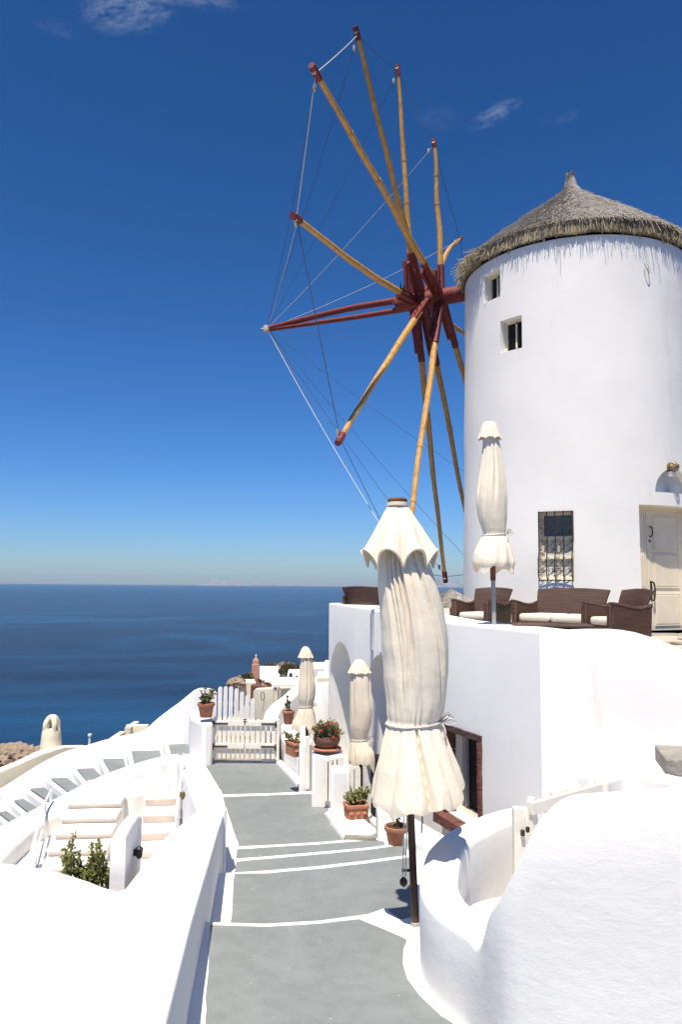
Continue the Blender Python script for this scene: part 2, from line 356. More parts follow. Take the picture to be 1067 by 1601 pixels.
# ================================================================== SEA, ISLANDS, TERRAIN
SEA_Z = -90.0
bm = bmesh.new()
nx = 24; ys = [-4000, 0, 300, 800, 2000, 6000, 15000, 30000, 60000]
g = [[bm.verts.new((-60000+120000*i/nx, y, SEA_Z)) for i in range(nx+1)] for y in ys]
for j in range(len(ys)-1):
    for i in range(nx): bm.faces.new((g[j][i], g[j][i+1], g[j+1][i+1], g[j+1][i]))
struct('sea', bm, 'sea', smooth=False)
def island(x0, x1, Y, hpx, seed):
    bm = bmesh.new(); n = 60; m = 8
    a = at(x0, 915, Y).x; b = at(x1, 915, Y).x; D = (b-a)*.35
    rows = []
    for j in range(m+1):
        v = j/m; row = []
        for i in range(n+1):
            u = i/n; env = (sin(pi*u)**.7)*sin(pi*v)
            h = hpx/F*Y*env*(.55+.75*noise.noise(Vector((u*5+seed, v*2, seed)))+.25*noise.noise(Vector((u*17+seed, v*5, seed))))
            row.append(bm.verts.new((a+(b-a)*u, Y+D*v, SEA_Z-3+max(0, h)+h*.0)))
        rows.append(row)
    for j in range(m):
        for i in range(n): bm.faces.new((rows[j][i], rows[j][i+1], rows[j+1][i+1], rows[j+1][i]))
    return struct('island', bm, 'haze_blue_rock')
island(300, 425, 52000, 12, 3.1); island(380, 560, 56000, 8, 8.3); island(640, 790, 50000, 17, 5.7); island(420, 640, 58000, 5, 1.2)
def terr(x, y):
    xl = -3.2-max(0, y-19)*.055+1.2*noise.noise(Vector((y*.09, 2, 0)))
    z = -5.6-max(0, y-22)*.085 - max(0, y-66)*.8
    if x < xl: z -= (xl-x)*(.62+.25*noise.noise(Vector((x*.05, y*.05, 4))))
    if x > 12: z -= (x-12)*.6
    k = min(1, max(0, (y-20)/10)+max(0, (xl-x)/5))
    z += k*(1.3*noise.noise(Vector((x*.16, y*.16, 1)))+.6*noise.noise(Vector((x*.45, y*.45, 2)))+.25*noise.noise(Vector((x*1.1, y*1.1, 3))))
    return max(z, SEA_Z-2)
bm = bmesh.new(); NX, NY = 150, 150; rows = []
for j in range(NY+1):
    y = -10+220*(j/NY)**1.3; row = []
    for i in range(NX+1):
        x = -150+(190)*(i/NX)**.62; row.append(bm.verts.new((x, y, terr(x, y))))
    rows.append(row)
for j in range(NY):
    for i in range(NX): bm.faces.new((rows[j][i], rows[j][i+1], rows[j+1][i+1], rows[j+1][i]))
struct('hillside', bm, 'rock')
# ================================================================== STEPPED PATH
LV = [(-2.145, 0), (-2.32, 0), (-2.49, 0), (-2.66, 0)]
Y5a, Y5b, Y6a, Y6b = 7.9, 11.4, 11.4, 15.4
b5 = (-3.1+2.83)/(Y5b-Y5a); LV.append((-2.83-b5*Y5a, b5)); b6 = (-3.45+3.25)/(Y6b-Y6a); LV.append((-3.25-b6*Y6a, b6))
def lev(k, pts, dz=0): return [hit(x, y, LV[k][0]+dz, LV[k][1]) for x, y in pts]
def landing(name, k, base, zb):
    bm = bmesh.new(); P = lev(k, base)
    prism(bm, P, zb); return struct(name, bm, 'white', smooth=False, bevel=.012, bseg=3)
def landing_xy(k, P, zb):
    bm = bmesh.new(); prism(bm, [Vector((x, y, LV[k][0]+LV[k][1]*y)) for x, y in P], zb)
    return struct('step_landing', bm, 'white', smooth=False, bevel=.015, bseg=3)
def nose(k, pts): return [(p.x, p.y) for p in lev(k, pts)]
n1 = nose(0, [(318, 1440), (415, 1443), (500, 1438), (575, 1428), (600, 1419), (625, 1417), (646, 1421), (662, 1430)])
n2 = nose(1, [(352, 1364), (420, 1360), (500, 1353), (570, 1345), (645, 1335)])
n3 = nose(2, [(350, 1343), (420, 1338), (500, 1331), (570, 1325), (640, 1316)])
n4 = nose(3, [(352, 1323.5), (430, 1320), (500, 1316), (561, 1311), (590, 1309)])
n5 = nose(4, [(330, 1243), (347, 1242), (420, 1240), (485, 1237), (516, 1236)])
ext = lambda n, xl, xr: [(xl, n[0][1])]+n+[(xr, n[-1][1])]
E1 = ext(n1, -1.2, 1.6); E2 = ext(n2, -1.4, 1.5); E3 = ext(n3, -1.5, .95); E4 = ext(n4, -1.6, .45); E5 = ext(n5, -2.4, -.1)
landing_xy(0, [(1.6, 1.0), (-1.2, 1.0)]+E1, -6)
def between(k, near, far, zb):
    near = [(x, y+.003) for x, y in near]; landing_xy(k, near[::-1]+far, zb)
between(1, E1, E2, -6); between(2, E2, E3, -6); between(3, E3, E4, -6); between(4, E4, E5, -6)
between(5, E5, [(-3.6, 15.6), (-1.2, 15.6)], -6)
def sheet(k, pts, n=6, wob=1.2):
    """painted grey area: wavy-edged sheet 4 mm above its landing"""
    P = lev(k, pts, .004); out = []
    for i, p in enumerate(P):
        q = P[(i+1) % len(P)]
        m = max(1, int((q-p).length/.12))
        for j in range(m):
            s = p.lerp(q, j/m); s.x += .009*noise.noise(s*6); s.y += .009*noise.noise(s*6+Vector((5, 5, 0))); s.z = LV[k][0]+.004+LV[k][1]*s.y; out.append(s)
    bm = bmesh.new(); bm.faces.new([bm.verts.new(p) for p in out]); bmesh.ops.triangulate(bm, faces=bm.faces)
    return struct('path', bm, 'grey_paint', smooth=False)
sheet(0, [(305, 1790), (320, 1601), (329, 1446), (415, 1449), (500, 1444), (562, 1437), (600, 1452), (630, 1466), (636, 1470), (631, 1483), (630, 1506), (637, 1530), (655, 1556), (690, 1588), (712, 1603), (800, 1655), (1000, 1735), (1400, 1800), (1400, 2700), (240, 2700)])
sheet(1, [(352, 1490), (361, 1440), (366, 1366), (420, 1365), (500, 1358), (570, 1350), (643, 1340), (644, 1395), (642, 1480)])
sheet(2, [(362, 1420), (369, 1347), (420, 1342.5), (500, 1335.5), (570, 1329), (634, 1321), (640, 1372)])
sheet(3, [(364, 1390), (371, 1327.5), (430, 1324), (500, 1320), (561, 1315), (600, 1312.5), (606, 1340)])
sheet(4, [(369, 1365), (373, 1322), (348, 1246), (420, 1243.5), (485, 1241), (512, 1252), (514, 1268), (507, 1271), (538, 1311), (545, 1335)])
sheet(5, [(352, 1275), (347, 1239), (316, 1188.5), (372, 1188), (430, 1189), (466, 1228), (484, 1231), (484, 1236), (486, 1265)])
# grey wedge on the landing beside the pole foot
bm = bmesh.new(); P = [hit(x, y, LV[0][0]+.004) for x, y in [(606, 1422), (641, 1416), (650, 1430), (628, 1437)]]
bm.faces.new([bm.verts.new(p) for p in P]); struct('path', bm, 'grey_paint', smooth=False)
# ================================================================== WALLS LEFT OF THE PATH
za, zbn = -1.343, -.0917
def slabwall(name, pts, a, b, zb, label, m='white', bevel=.05, down=None):
    P = [hit(x, y, a, b) if len(q) == 0 else Vector((x, y, a+b*y)) for x, y, *q in pts]
    bm = bmesh.new(); prism(bm, P, zb); o = obj(name, bm, m, smooth=True, angle=30, bevel=bevel, bseg=4); tag(o, label, 'wall'); return o
slabwall('wall', [(230, 1760), (259, 1601), (285, 1497), (300, 1437), (316, 1383), (329, 1340), (341, 1298), (350, 1272), (330, 1268), (304, 1270), (258, 1308), (194, 1389), (184, 1392), (165, 1387), (140, 1377), (95, 1363), (40, 1352), (-40, 1345), (-300, 1345), (-500, 1760)], za, zbn, -6,
    'broad whitewashed wall top filling the lower left corner beside the path')
fa, fb = -.913, -.146
slabwall('wall', [(355, 1262), (351, 1250), (340, 1231), (326, 1208), (314, 1190), (306, 1182), (296, 1178), (284, 1179), (277, 1184), (281, 1194), (290, 1215), (299, 1240), (308, 1262)], fa, fb, -6,
    'low white path wall with a square end, beyond the broad wall', bevel=.04)
# lip wall of the sunken court (in front of the descending stairs)
bm = bmesh.new()
pts = cr([hit(x, y, -3.0) for x, y in [(-120, 1420), (-60, 1345), (0, 1293), (60, 1261), (105, 1236), (150, 1214), (188, 1199), (235, 1184)]]+[Vector((-2.95, 14.0, -3.0))], 6)
sweep_wall(bm, pts, -7, .4, side=-1, r=.08, jit=.02)
tag(obj('wall', bm, 'white', angle=60), 'white curved parapet in front of the grey descending stair treads', 'wall')
# court floor
bm = bmesh.new(); prism(bm, [(-1.3, 4.0, -3.25), (-1.25, 6.6, -3.25), (-1.85, 9.5, -3.25), (-2.6, 12.3, -3.25), (-3.1, 13.8, -3.25), (-4.2, 12.5, -3.25), (-4.7, 9.7, -3.25), (-5.2, 4.0, -3.25)], -7)
struct('courtyard_floor', bm, 'white2', smooth=False)
# wall with the lamp
bm = bmesh.new(); 
sweep_wall(bm, cr([(-1.315, 4.92, -1.56), (-1.385, 5.35, -1.61), (-1.465, 5.8, -1.68), (-1.54, 6.2, -1.80)], 6), -3.6, .09, side=1, r=.03, jit=.008)
lw = obj('wall', bm, 'white', angle=60); tag(lw, 'short white side wall carrying a small black lamp, beside the green shrub', 'wall')
lp = at(210, 1333, 5.45); lp.x = -1.395
t = thing('wall_lamp', 'small black lamp on the short white wall beside the shrub', 'lamp', lp)
bm = bmesh.new(); tube(bm, [lp+Vector((-.02, 0, 0)), lp+Vector((.02, .0, 0))], .022, 6); obj('backplate', bm, 'iron', t)
bm = bmesh.new(); lathe(bm, [(.008, -.04), (.02, -.028), (.026, .02), (.03, .028), (.008, .045)], lp+Vector((.03, 0, 0)), 6); obj('lantern', bm, 'iron', t, angle=10)
lp2 = at(285, 1243, 9.2)
t = thing('wall_lamp', 'tiny brown lamp on the inner face of the low white path wall', 'lamp', lp2)
bm = bmesh.new(); lathe(bm, [(.02, -.05), (.035, 0), (.03, .03), (.01, .05)], lp2, 6); obj('lantern', bm, 'brass', t)
bm = bmesh.new(); tube(bm, [lp2+Vector((0, 0, 0)), lp2+Vector((.07, 0, 0))], .015, 6); obj('bracket', bm, 'brass', t)
# inner wall behind lamp
# ------------------------------------------------------------------ peach-riser stairs in the court
def stair_flight(origin, run_dir, width, n, rise, run, label, zbase, rail=False):
    o = Vector(origin); d = Vector((cos(run_dir), sin(run_dir), 0)); s = Vector((d.y, -d.x, 0)); t = thing('garden_stairs', label, 'stairs', o)
    m = Matrix((s, d, Vector((0, 0, 1)))).transposed()
    for k in range(n):
        bm = bmesh.new(); c = o+d*(run*k+run*.5+.02)+Vector((0, 0, rise*k+rise*.5)); box(bm, c-Vector((0, 0, .02)), (width, run+.04, rise-.04), m); obj('riser', bm, 'peach', t, smooth=False)
        bm = bmesh.new(); c = o+d*(run*k+run*.5-.02)+Vector((0, 0, rise*(k+1)-.02)); box(bm, c, (width+.03, run+.04, .04), m); obj('tread', bm, 'white2', t, smooth=False, bevel=.008)
        bm = bmesh.new(); c = o+d*(run*k+run*.5+.03)+Vector((0, 0, (zbase-o.z+rise*k)/2)); 
        if k: box(bm, c, (width-.01, run, rise*k-(zbase-o.z)-.03), m); obj('base', bm, 'white2', t, smooth=False)
        else: bm.free()
    return t
stair_flight((-3.02, 9.0, -3.26), R(96), .66, 5, .095, .30, 'straight white steps with peach risers behind the green shrub', -3.4)
bm = bmesh.new(); prism(bm, [Vector((x, y, -2.79)) for x, y in [(-3.65, 10.55), (-2.75, 10.55), (-2.35, 10.9), (-2.45, 11.4), (-3.6, 11.3)]], -3.6)
struct('courtyard_floor', bm, 'white2', smooth=False, bevel=.05)
so_ = hit(241, 1342, -3.25); stair_flight((so_.x, so_.y, -3.26), R(98), .40, 4, .13, .27, 'second short flight of peach steps right of the small white lamp wall', -3.4)
t = thing('baluster_screen', 'white lattice balusters beside the peach steps', 'railing', (-2.0, 8.6, -3.2))
pa = Vector((so_.x+.24, so_.y+.02, -3.2)); pb = Vector((so_.x+.10, so_.y+1.1, -2.72))
bm = bmesh.new(); tube(bm, [pa+Vector((0, 0, .42)), pb+Vector((0, 0, .42))], .02, 6); obj('top_rail', bm, 'metal_w', t)
bm = bmesh.new(); tube(bm, [pa+Vector((0, 0, .06)), pb+Vector((0, 0, .06))], .02, 6); obj('bottom_rail', bm, 'metal_w', t)
for k in range(8):
    p = pa.lerp(pb, k/7); q = pa.lerp(pb, min(1, (k+1)/7))
    bm = bmesh.new(); tube(bm, [p, p+Vector((0, 0, .46))], .014, 5); obj('baluster', bm, 'metal_w', t)
    if k < 7:
        bm = bmesh.new(); tube(bm, [p+Vector((0, 0, .06)), q+Vector((0, 0, .42))], .01, 4); tube(bm, [p+Vector((0.02, 0, .42)), q+Vector((0.02, 0, .06))], .01, 4); obj('lattice', bm, 'metal_w', t)
# little curved white hump behind the steps
bm = bmesh.new(); sweep_wall(bm, cr([at(213, 1248, 10.9), at(222, 1225, 10.8), at(229, 1203, 10.7), at(236, 1224, 10.6), at(243, 1243, 10.4)], 6), -3.6, .22, side=1, r=.04)
tag(obj('wall', bm, 'white2', angle=60), 'small pointed white wall at the top of the peach steps', 'wall')
# white handrail at the court's left
t = thing('handrail', 'thin white metal handrail left of the peach steps', 'railing', (-4, 9, -3.4))
hp = [hit(42, 1356, -2.85), hit(57, 1300, -2.85), hit(70, 1255, -2.85), hit(80, 1235, -2.85)]
bm = bmesh.new(); tube(bm, cr(hp, 4), .016, 6); obj('rail', bm, 'metal_w', t)
bm = bmesh.new(); tube(bm, [p-Vector((0, 0, .28)) for p in cr(hp, 4)], .012, 6); obj('rail', bm, 'metal_w', t)
for p in hp:
    bm = bmesh.new(); tube(bm, [p, Vector((p.x, p.y, -3.25))], .018, 6); po = obj('post', bm, 'metal_w', t)
    bm = bmesh.new(); lathe(bm, [(.045, 0), (.045, .012), (.02, .02)], (p.x, p.y, -3.25), 8); obj('foot', bm, 'pole_grey', po)
# shrub in its planter bed
c = at(135, 1374, 5.0)
t = thing('shrub', 'green leafy shrub growing behind the broad white wall', 'shrub', c)
bm = bmesh.new(); bmf = bmesh.new()
for px, py0, py1 in ((112, 1372, 1303), (106, 1366, 1325), (126, 1378, 1333), (140, 1380, 1322), (152, 1382, 1322), (158, 1382, 1318), (165, 1384, 1342), (132, 1378, 1352), (146, 1381, 1350), (120, 1374, 1345), (103, 1370, 1348), (127, 1377, 1358), (150, 1382, 1340), (139, 1380, 1345), (170, 1385, 1355)):
    for rep in range(2):
        a = at(px+random.uniform(-3, 3), py0+4, 5.02+random.uniform(-.05, .07)); b = at(px+random.uniform(-7, 7), py1+(rep*16), 5.0+random.uniform(-.06, .08))
        mid = a.lerp(b, .5)+rv()*.012
        sp = cr([a, mid, b], 5); tube(bm, sp, [.006-.004*i/len(sp) for i in range(len(sp))], 5)
        for i in range(74):
            u = .22+.78*random.random(); p = sp[min(len(sp)-1, int(u*len(sp)))]+rv()*.012
            leaf(bmf, p, rv()+Vector((0, 0, .45)), rv(), random.uniform(.018, .034), random.uniform(.012, .019))
obj('stem', bm, 'stem', t); fo = obj('foliage', bmf, 'leaf_y', t); fo['kind'] = 'stuff'
bm = bmesh.new(); prism(bm, [Vector((x, y, -2.0)) for x, y in [(-2.15, 4.75), (-1.52, 4.75), (-1.52, 5.3), (-2.15, 5.3)]], -3.6); struct('planting_bed', bm, 'soil', smooth=False)
# ------------------------------------------------------------------ descending stairs and their parapet
treads = [((263, 1164), (307, 1162), (325, 1178), (267, 1180)), ((205, 1174.5), (250, 1173), (252, 1183), (209, 1194)), ((160, 1187), (193, 1186), (196, 1196), (172, 1208)), ((119, 1202), (146, 1201), (157, 1212), (138, 1224)),
          ((78, 1217), (105, 1216), (120, 1228), (106, 1238)), ((45, 1233), (68, 1231), (88, 1244), (78, 1255)), ((20, 1251), (36, 1249), (57, 1262), (46, 1272)), ((-4, 1270), (10, 1268), (28, 1281), (18, 1287))]
st = thing('staircase', 'white outdoor staircase with grey treads going down to the left', 'stairs', (-4, 16.5, -3.6))
lines = []
for k, q in enumerate(treads):
    z = -3.47-.16*k; lines.append([hit(x, y, z) for x, y in q])
for k, pr in enumerate(lines):
    z = pr[0].z; bm = bmesh.new()
    rb, rf = (lines[k-1][0], lines[k-1][3]) if k else (Vector((-3.0, 17.5, z)), Vector((-3.0, 16.0, z)))
    lb, lf = pr[0], pr[3]
    def ext_(b_, f_, t_): v = b_+(f_-b_)*t_; return Vector((v.x, v.y, z))
    e = .09*(lb-rb).normalized()
    prism(bm, [ext_(lb, lf, -.6)+e, ext_(rb, rf, -.6)+e*1.03, ext_(rb, rf, 2.6)+e*1.03, ext_(lb, lf, 2.6)+e], z-1.4); obj('step', bm, 'white2', st, smooth=False, bevel=.02)
    f = [p+Vector((0, 0, .005)) for p in pr]; f[3] = pr[0]+(pr[3]-pr[0])*1.8+Vector((0, 0, .005)); f[2] = pr[1]+(pr[2]-pr[1])*2.2+Vector((0, 0, .005))
    bm = bmesh.new(); bm.faces.new([bm.verts.new(p) for p in f]); obj('tread', bm, 'grey_paint', st, smooth=False)
bm = bmesh.new()
par = cr([at(-90, 1300, 15.9), at(-40, 1268, 16.5), at(0, 1239, 16.9), at(45, 1208, 17.2), at(92, 1182, 17.4), at(135, 1167, 17.5), at(178, 1156, 17.6), at(217, 1146, 17.6), at(242, 1125, 17.5), at(275, 1100, 17.3), at(300, 1080, 17.0), at(309, 1076, 16.8), at(317, 1077, 16.5)], 5)
sweep_wall(bm, par, -8, .3, side=1, r=.1, jit=.02)
tag(obj('wall', bm, 'white', angle=60), 'white parapet rising beside the grey stair treads up to the gate', 'wall')
bm = bmesh.new()
P = [at(296, 1124, 16.4), at(319, 1124, 16.4), at(334, 1124, 15.35), at(333, 1124, 15.0), at(318, 1124, 14.9), at(298, 1124, 15.6)]
z = at(320, 1124, 15.4).z
prism(bm, [Vector((p.x, p.y, z)) for p in P], -5)
gp = obj('gate_pillar', bm, 'white', bevel=.06, bseg=3, angle=35); tag(gp, 'white pillar left of the gate under a terracotta pot', 'pillar')
# ================================================================== GATE AND FENCES
def picket(bm, c, w, d, h, round_top=True, m=None):
    """upright board, rounded head; c = bottom centre"""
    n = 6; pts = [(-w/2, 0), (w/2, 0)]
    if round_top:
        for k in range(n+1): a = pi*k/n; pts.append((w/2*cos(a), h-w/2+w/2*sin(a)))
    else: pts += [(w/2, h), (-w/2, h)]
    F_, B_ = [], []
    for x, z in pts:
        for L_, y in ((F_, -d/2), (B_, d/2)):
            v = Vector((x, y, z)); v = m @ v if m else v; L_.append(bm.verts.new(Vector(c)+v))
    bm.faces.new(F_); bm.faces.new(B_[::-1])
    for i in range(len(pts)): j = (i+1) % len(pts); bm.faces.new((F_[i], B_[i], B_[j], F_[j]))
GY = 15.2
def gx(px): return at(px, 1150, GY).x
def gz(py): return at(380, py, GY).z
gate = thing('garden_gate', 'cream double leaf picket gate across the end of the path', 'gate', (gx(382), GY, gz(1187)))
edges = [333, 383, 432]
for L_ in range(2):
    a, b = gx(edges[L_])+.012, gx(edges[L_+1])-.006
    n = 7 if L_ == 0 else 6
    for i in range(n):
        px = edges[L_]+(edges[L_+1]-edges[L_])*(i+.5)/n
        u = (px-333)/99; top = 1118+8*u+ (8*(u-.5)**2)
        x = gx(px); w = (b-a)/n*.74
        bm = bmesh.new(); picket(bm, (x, GY, gz(1186)), w, .022, gz(top)-gz(1186)); obj('picket', bm, 'picket', gate, smooth=False)
    for py in (1130.5, 1166):
        bm = bmesh.new(); box(bm, ((a+b)/2, GY-.03, gz(py)), (b-a, .035, .10)); ra = obj('rail', bm, 'picket', gate, smooth=False, bevel=.006)
        bm = bmesh.new()
        hx0, hx1 = (a, a+.28) if L_ == 0 else (b-.28, b)
        box(bm, ((hx0+hx1)/2, GY-.052, gz(py)-.005), (.28, .008, .03)); tube(bm, [(a if L_ == 0 else b, GY-.06, gz(py)-.07), (a if L_ == 0 else b, GY-.06, gz(py)+.05)], .016, 6)
        obj('strap_hinge', bm, 'iron', ra, smooth=False)
bm = bmesh.new(); box(bm, (gx(383), GY-.055, gz(1128)), (.02, .012, .12)); box(bm, (gx(383), GY-.06, gz(1124)), (.08, .012, .015)); obj('latch', bm, 'iron', gate, smooth=False)
for px in (330.5, 434.5):
    bm = bmesh.new(); box(bm, (gx(px), GY, (gz(1124)+gz(1188))/2), (.06, .06, gz(1124)-gz(1188))); obj('gate_post', bm, 'picket', gate, smooth=False, bevel=.006)
t = thing('picket_fence', 'tall white picket gate with arched top beyond the cream gate', 'fence', (gx(365), 16.3, -3.5))
for i, px in enumerate([336, 344.5, 353, 361.5, 370, 378.5, 387, 395.5]):
    top = 1073+ max(0, (345-px))*.9+max(0, px-365)*.62
    p = at(px, top, 16.3); b_ = at(px, 1150, 16.3)
    bm = bmesh.new(); picket(bm, (p.x, 16.3, b_.z), .085, .025, p.z-b_.z); obj('picket', bm, 'picketw', t, smooth=False)
for py in (1100, 1140):
    a, b = at(333, py, 16.34), at(399, py, 16.34)
    bm = bmesh.new(); box(bm, (a+b)/2+Vector((0, .02, 0)), (b.x-a.x, .03, .08)); obj('rail', bm, 'picketw', t, smooth=False)
# cream walls beyond the gate
bm = bmesh.new(); sweep_wall(bm, [at(396, 1079, 20.2), at(399, 1076, 19.9), at(415, 1075, 19.2), at(432, 1074.5, 18.7), at(434, 1074.5, 18.65), at(450, 1074, 19.3), at(472, 1073.5, 20.4)], -6, .12, side=1, r=.05)
tag(obj('wall', bm, 'cream_wall', angle=60), 'cream corner wall behind the gate with an iron ring on it', 'wall')
rc = at(411, 1088, 19.25)
bm = bmesh.new(); tube(bm, [rc+Vector((.07*cos(a*pi/8)*.6, -.03, .10*sin(a*pi/8))) for a in range(17)], .008, 5); tag(obj('iron_ring', bm, 'iron'), 'thin iron ring on the cream corner wall', 'ring')
bm = bmesh.new(); sweep_wall(bm, cr([at(434, 1131, 15.3), at(437, 1114, 15.7), at(447, 1100, 16.3), at(462, 1088, 16.9), at(480, 1072, 17.4), at(500, 1068, 17.4), at(530, 1066, 17.2)], 5), -6, .3, side=1, r=.06)
tag(obj('wall', bm, 'white', angle=60), 'white garden wall curving up behind the far parasol', 'wall')
# ================================================================== RIGHT SIDE OF THE PATH: pillars and ledges
def block(name, label, x0, y0, x1, y1, zt, zb, cat='wall', bevel=.04, m='white', poly=None):
    bm = bmesh.new(); P = poly or [(x0, y0), (x1, y0), (x1, y1), (x0, y1)]
    prism(bm, [Vector((p[0], p[1], p[2] if len(p) > 2 else zt)) for p in P], zb)
    o = obj(name, bm, m, bevel=bevel, bseg=3, angle=35); tag(o, label, cat); return o
pA = at(517, 1204, 9.9)
block('pillar', 'square white pillar at the head of the ledge with the box planter', pA.x, 9.9, pA.x+.25, 10.2, at(530, 1201, 10).z, -4.3, 'pillar')
# planter ledge running from pillar A towards the camera
za1 = -2.83
led = [hit(*p, za1) for p in [(517, 1256), (545, 1256), (591, 1296), (572, 1306), (553, 1303), (540, 1293)]]
block('planter_wall', 'low white ledge with the terracotta box planter on it', 0, 0, 0, 0, 0, -4.3, poly=[(p.x, p.y, za1) for p in led])
pB = at(488, 1180, 11.0)
block('pillar', 'thick white pillar under the bowl of red flowers', pB.x, 11.0, at(537, 1180, 11.0).x, 11.45, at(512, 1176, 11.2).z, -4.3, 'pillar')
pC = at(468, 1165, 12.3)
block('pillar', 'slim white pillar left of the flower bowl pillar', pC.x, 12.3, at(487, 1165, 12.3).x, 12.75, at(477, 1159, 12.5).z, -4.3, 'pillar')
zD = -3.02
block('planter_wall', 'white ledge between the gate and the slim pillar', 0, 0, 0, 0, 0, -4.3, poly=[(p.x, p.y, zD) for p in [hit(432, 1140, zD), hit(470, 1136, zD), hit(480, 1170, zD), hit(466, 1182, zD), hit(450, 1166, zD)]])
block('wall', 'white wall block under the small pot by the gate', 0, 0, 0, 0, 0, -4.3, poly=[(p.x, p.y, -2.82) for p in [hit(436, 1134, -2.82), hit(480, 1136, -2.82), hit(486, 1126, -2.82), hit(440, 1124, -2.82)]])
# white kerb strips along the right of the path
def kerb(pts, k, w, label):
    bm = bmesh.new(); P = [hit(x, y, LV[k][0]+.06, LV[k][1]) for x, y in pts]
    sweep_wall(bm, cr(P, 4), -5, w, side=-1, r=.02, jit=.01); tag(obj('kerb', bm, 'white', angle=60), label, 'kerb')
kerb([(538, 1308), (523, 1289), (510, 1269)], 4, .16, 'white kerb along the path under the box planter ledge')
kerb([(467, 1226), (449, 1207), (430, 1187)], 5, .12, 'white kerb along the path next to the gate')
# picket fences between the pillars
def picket_run(label, pxs, pys, pyb, Ys, w=.075, mm='picket'):
    t = thing('picket_fence', label, 'fence', at(pxs[0], pyb, Ys[0]))
    for px, py, Y in zip(pxs, pys, Ys):
        p = at(px, py, Y); b_ = at(px, pyb, Y); bm = bmesh.new(); picket(bm, (p.x, Y, b_.z), w, .03, p.z-b_.z); obj('picket', bm, mm, t, smooth=False)
    a, b = at(pxs[0]-4, pys[0]+16, Ys[0]), at(pxs[-1]+4, pys[-1]+16, Ys[-1])
    bm = bmesh.new(); d = (b-a); mt = frame_m(d.normalized(), Vector((-d.y, d.x, 0)).normalized()); box(bm, (a+b)/2+Vector((0, .035, 0)), (d.length, .03, .07), mt); obj('rail', bm, mm, t, smooth=False)
    return t
picket_run('short cream picket fence between the two thick white pillars', [510, 517, 524, 531], [1188, 1186, 1184.5, 1183], 1252, [10.9, 10.9, 10.9, 10.9])
picket_run('cream picket fence right of the pillar by the middle parasol', [541, 550, 559], [1196, 1197, 1198], 1262, [10.3, 10.3, 10.3], w=.085)
bm = bmesh.new(); p = at(481, 1168, 12.2); box(bm, (p.x, 12.25, -2.75), (.07, .05, .8)); tag(obj('gate_post', bm, 'picket', bevel=.005), 'cream wooden post fixed to the slim white pillar', 'post')
# white wall at the right of the steps, under the big parasol
block('wall', 'low white wall behind the round terracotta pot', 0, 0, 0, 0, 0, -4.3, poly=[(.41, 8.3, -2.36), (.56, 8.3, -2.36), (.62, 7.6, -2.36), (1.35, 6.35, -2.36), (1.5, 6.5, -2.36), (.75, 8.2, -2.36), (.6, 8.75, -2.36), (.41, 8.75, -2.36)])
bm = bmesh.new(); prism(bm, [(.05, 8.35, -2.6), (.40, 8.3, -2.6), (.40, 8.75, -2.75), (.2, 8.85, -2.8)], -4); st_ = obj('boulder', bm, 'greystone', smooth=False, bevel=.03); tag(st_, 'dark rough stone in the corner left of the round pot', 'stone')
# patio floors right of the path
bm = bmesh.new(); prism(bm, [(-.1, 8.7, -4.2), (2.0, 8.7, -4.2), (1.2, 12.6, -4.2), (-.3, 17.2, -4.2), (-1.4, 16.8, -4.2), (-1.2, 13, -4.2), (-.3, 10, -4.2)], -6); struct('patio_floor', bm, 'greystone', smooth=False)
bm = bmesh.new(); prism(bm, [(.5, 4, -3.0), (6.5, 4, -3.0), (6.5, 9.2, -3.0), (2.2, 8.7, -3.0), (1.5, 8.75, -3.0), (.78, 8.3, -3.0)], -6); struct('patio_floor', bm, 'white2', smooth=False)
# ================================================================== CURVED SEAT WALL (right foreground)
zr = -1.70
ring = [hit(x, y, zr) for x, y in [(812, 1259), (790, 1263), (770, 1268), (742, 1277), (716, 1289), (694, 1302), (676, 1318), (663, 1335), (656, 1352), (654, 1368), (655, 1385), (659, 1403), (670, 1419), (689, 1434), (711, 1447), (733, 1457), (756, 1469)]]
tail = [at(772, 1440, 3.63), at(786, 1405, 3.60), at(802, 1368, 3.57), at(822, 1327, 3.54), at(842, 1287, 3.51), at(858, 1266, 3.48), at(878, 1258, 3.45), at(920, 1256, 3.41), at(970, 1254, 3.37), at(1020, 1250, 3.34), at(1067, 1247, 3.31), at(1140, 1245, 3.26), at(1300, 1244, 3.2)]
zp = ring+tail
for it in range(3):                      # soften the plan where ring meets the high wall
    zp = [p if i < 8 or i > 27 else Vector(((zp[i-1].x+2*p.x+zp[i+1].x)/4, (zp[i-1].y+2*p.y+zp[i+1].y)/4, p.z)) for i, p in enumerate(zp)]
zt = 0
bm = bmesh.new(); sweep_wall(bm, cr([Vector((p.x, p.y, p.z)) for p in zp], 5), -3.2, .23, side=1, r=.045, jit=.018, nv=9)
tag(obj('seat_wall', bm, 'white', angle=70), 'curved white wall of the round seat alcove beside the big parasol', 'wall')
# seat inside
sc = hit(790, 1420, -1.95)
bm = bmesh.new(); lathe(bm, [(.41, -1.3), (.41, -.04), (.395, -.012), (.36, 0)], (1.15, 4.82, -2.0), 48); tag(obj('round_seat', bm, 'white2'), 'round white masonry seat inside the curved wall', 'seat')
bm = bmesh.new(); prism(bm, [(.6, 3.7, -2.45), (2.6, 3.6, -2.45), (2.6, 5.8, -2.45), (1.3, 5.7, -2.45), (.6, 4.9, -2.45)], -3.2); struct('alcove_floor', bm, 'white2', smooth=False)
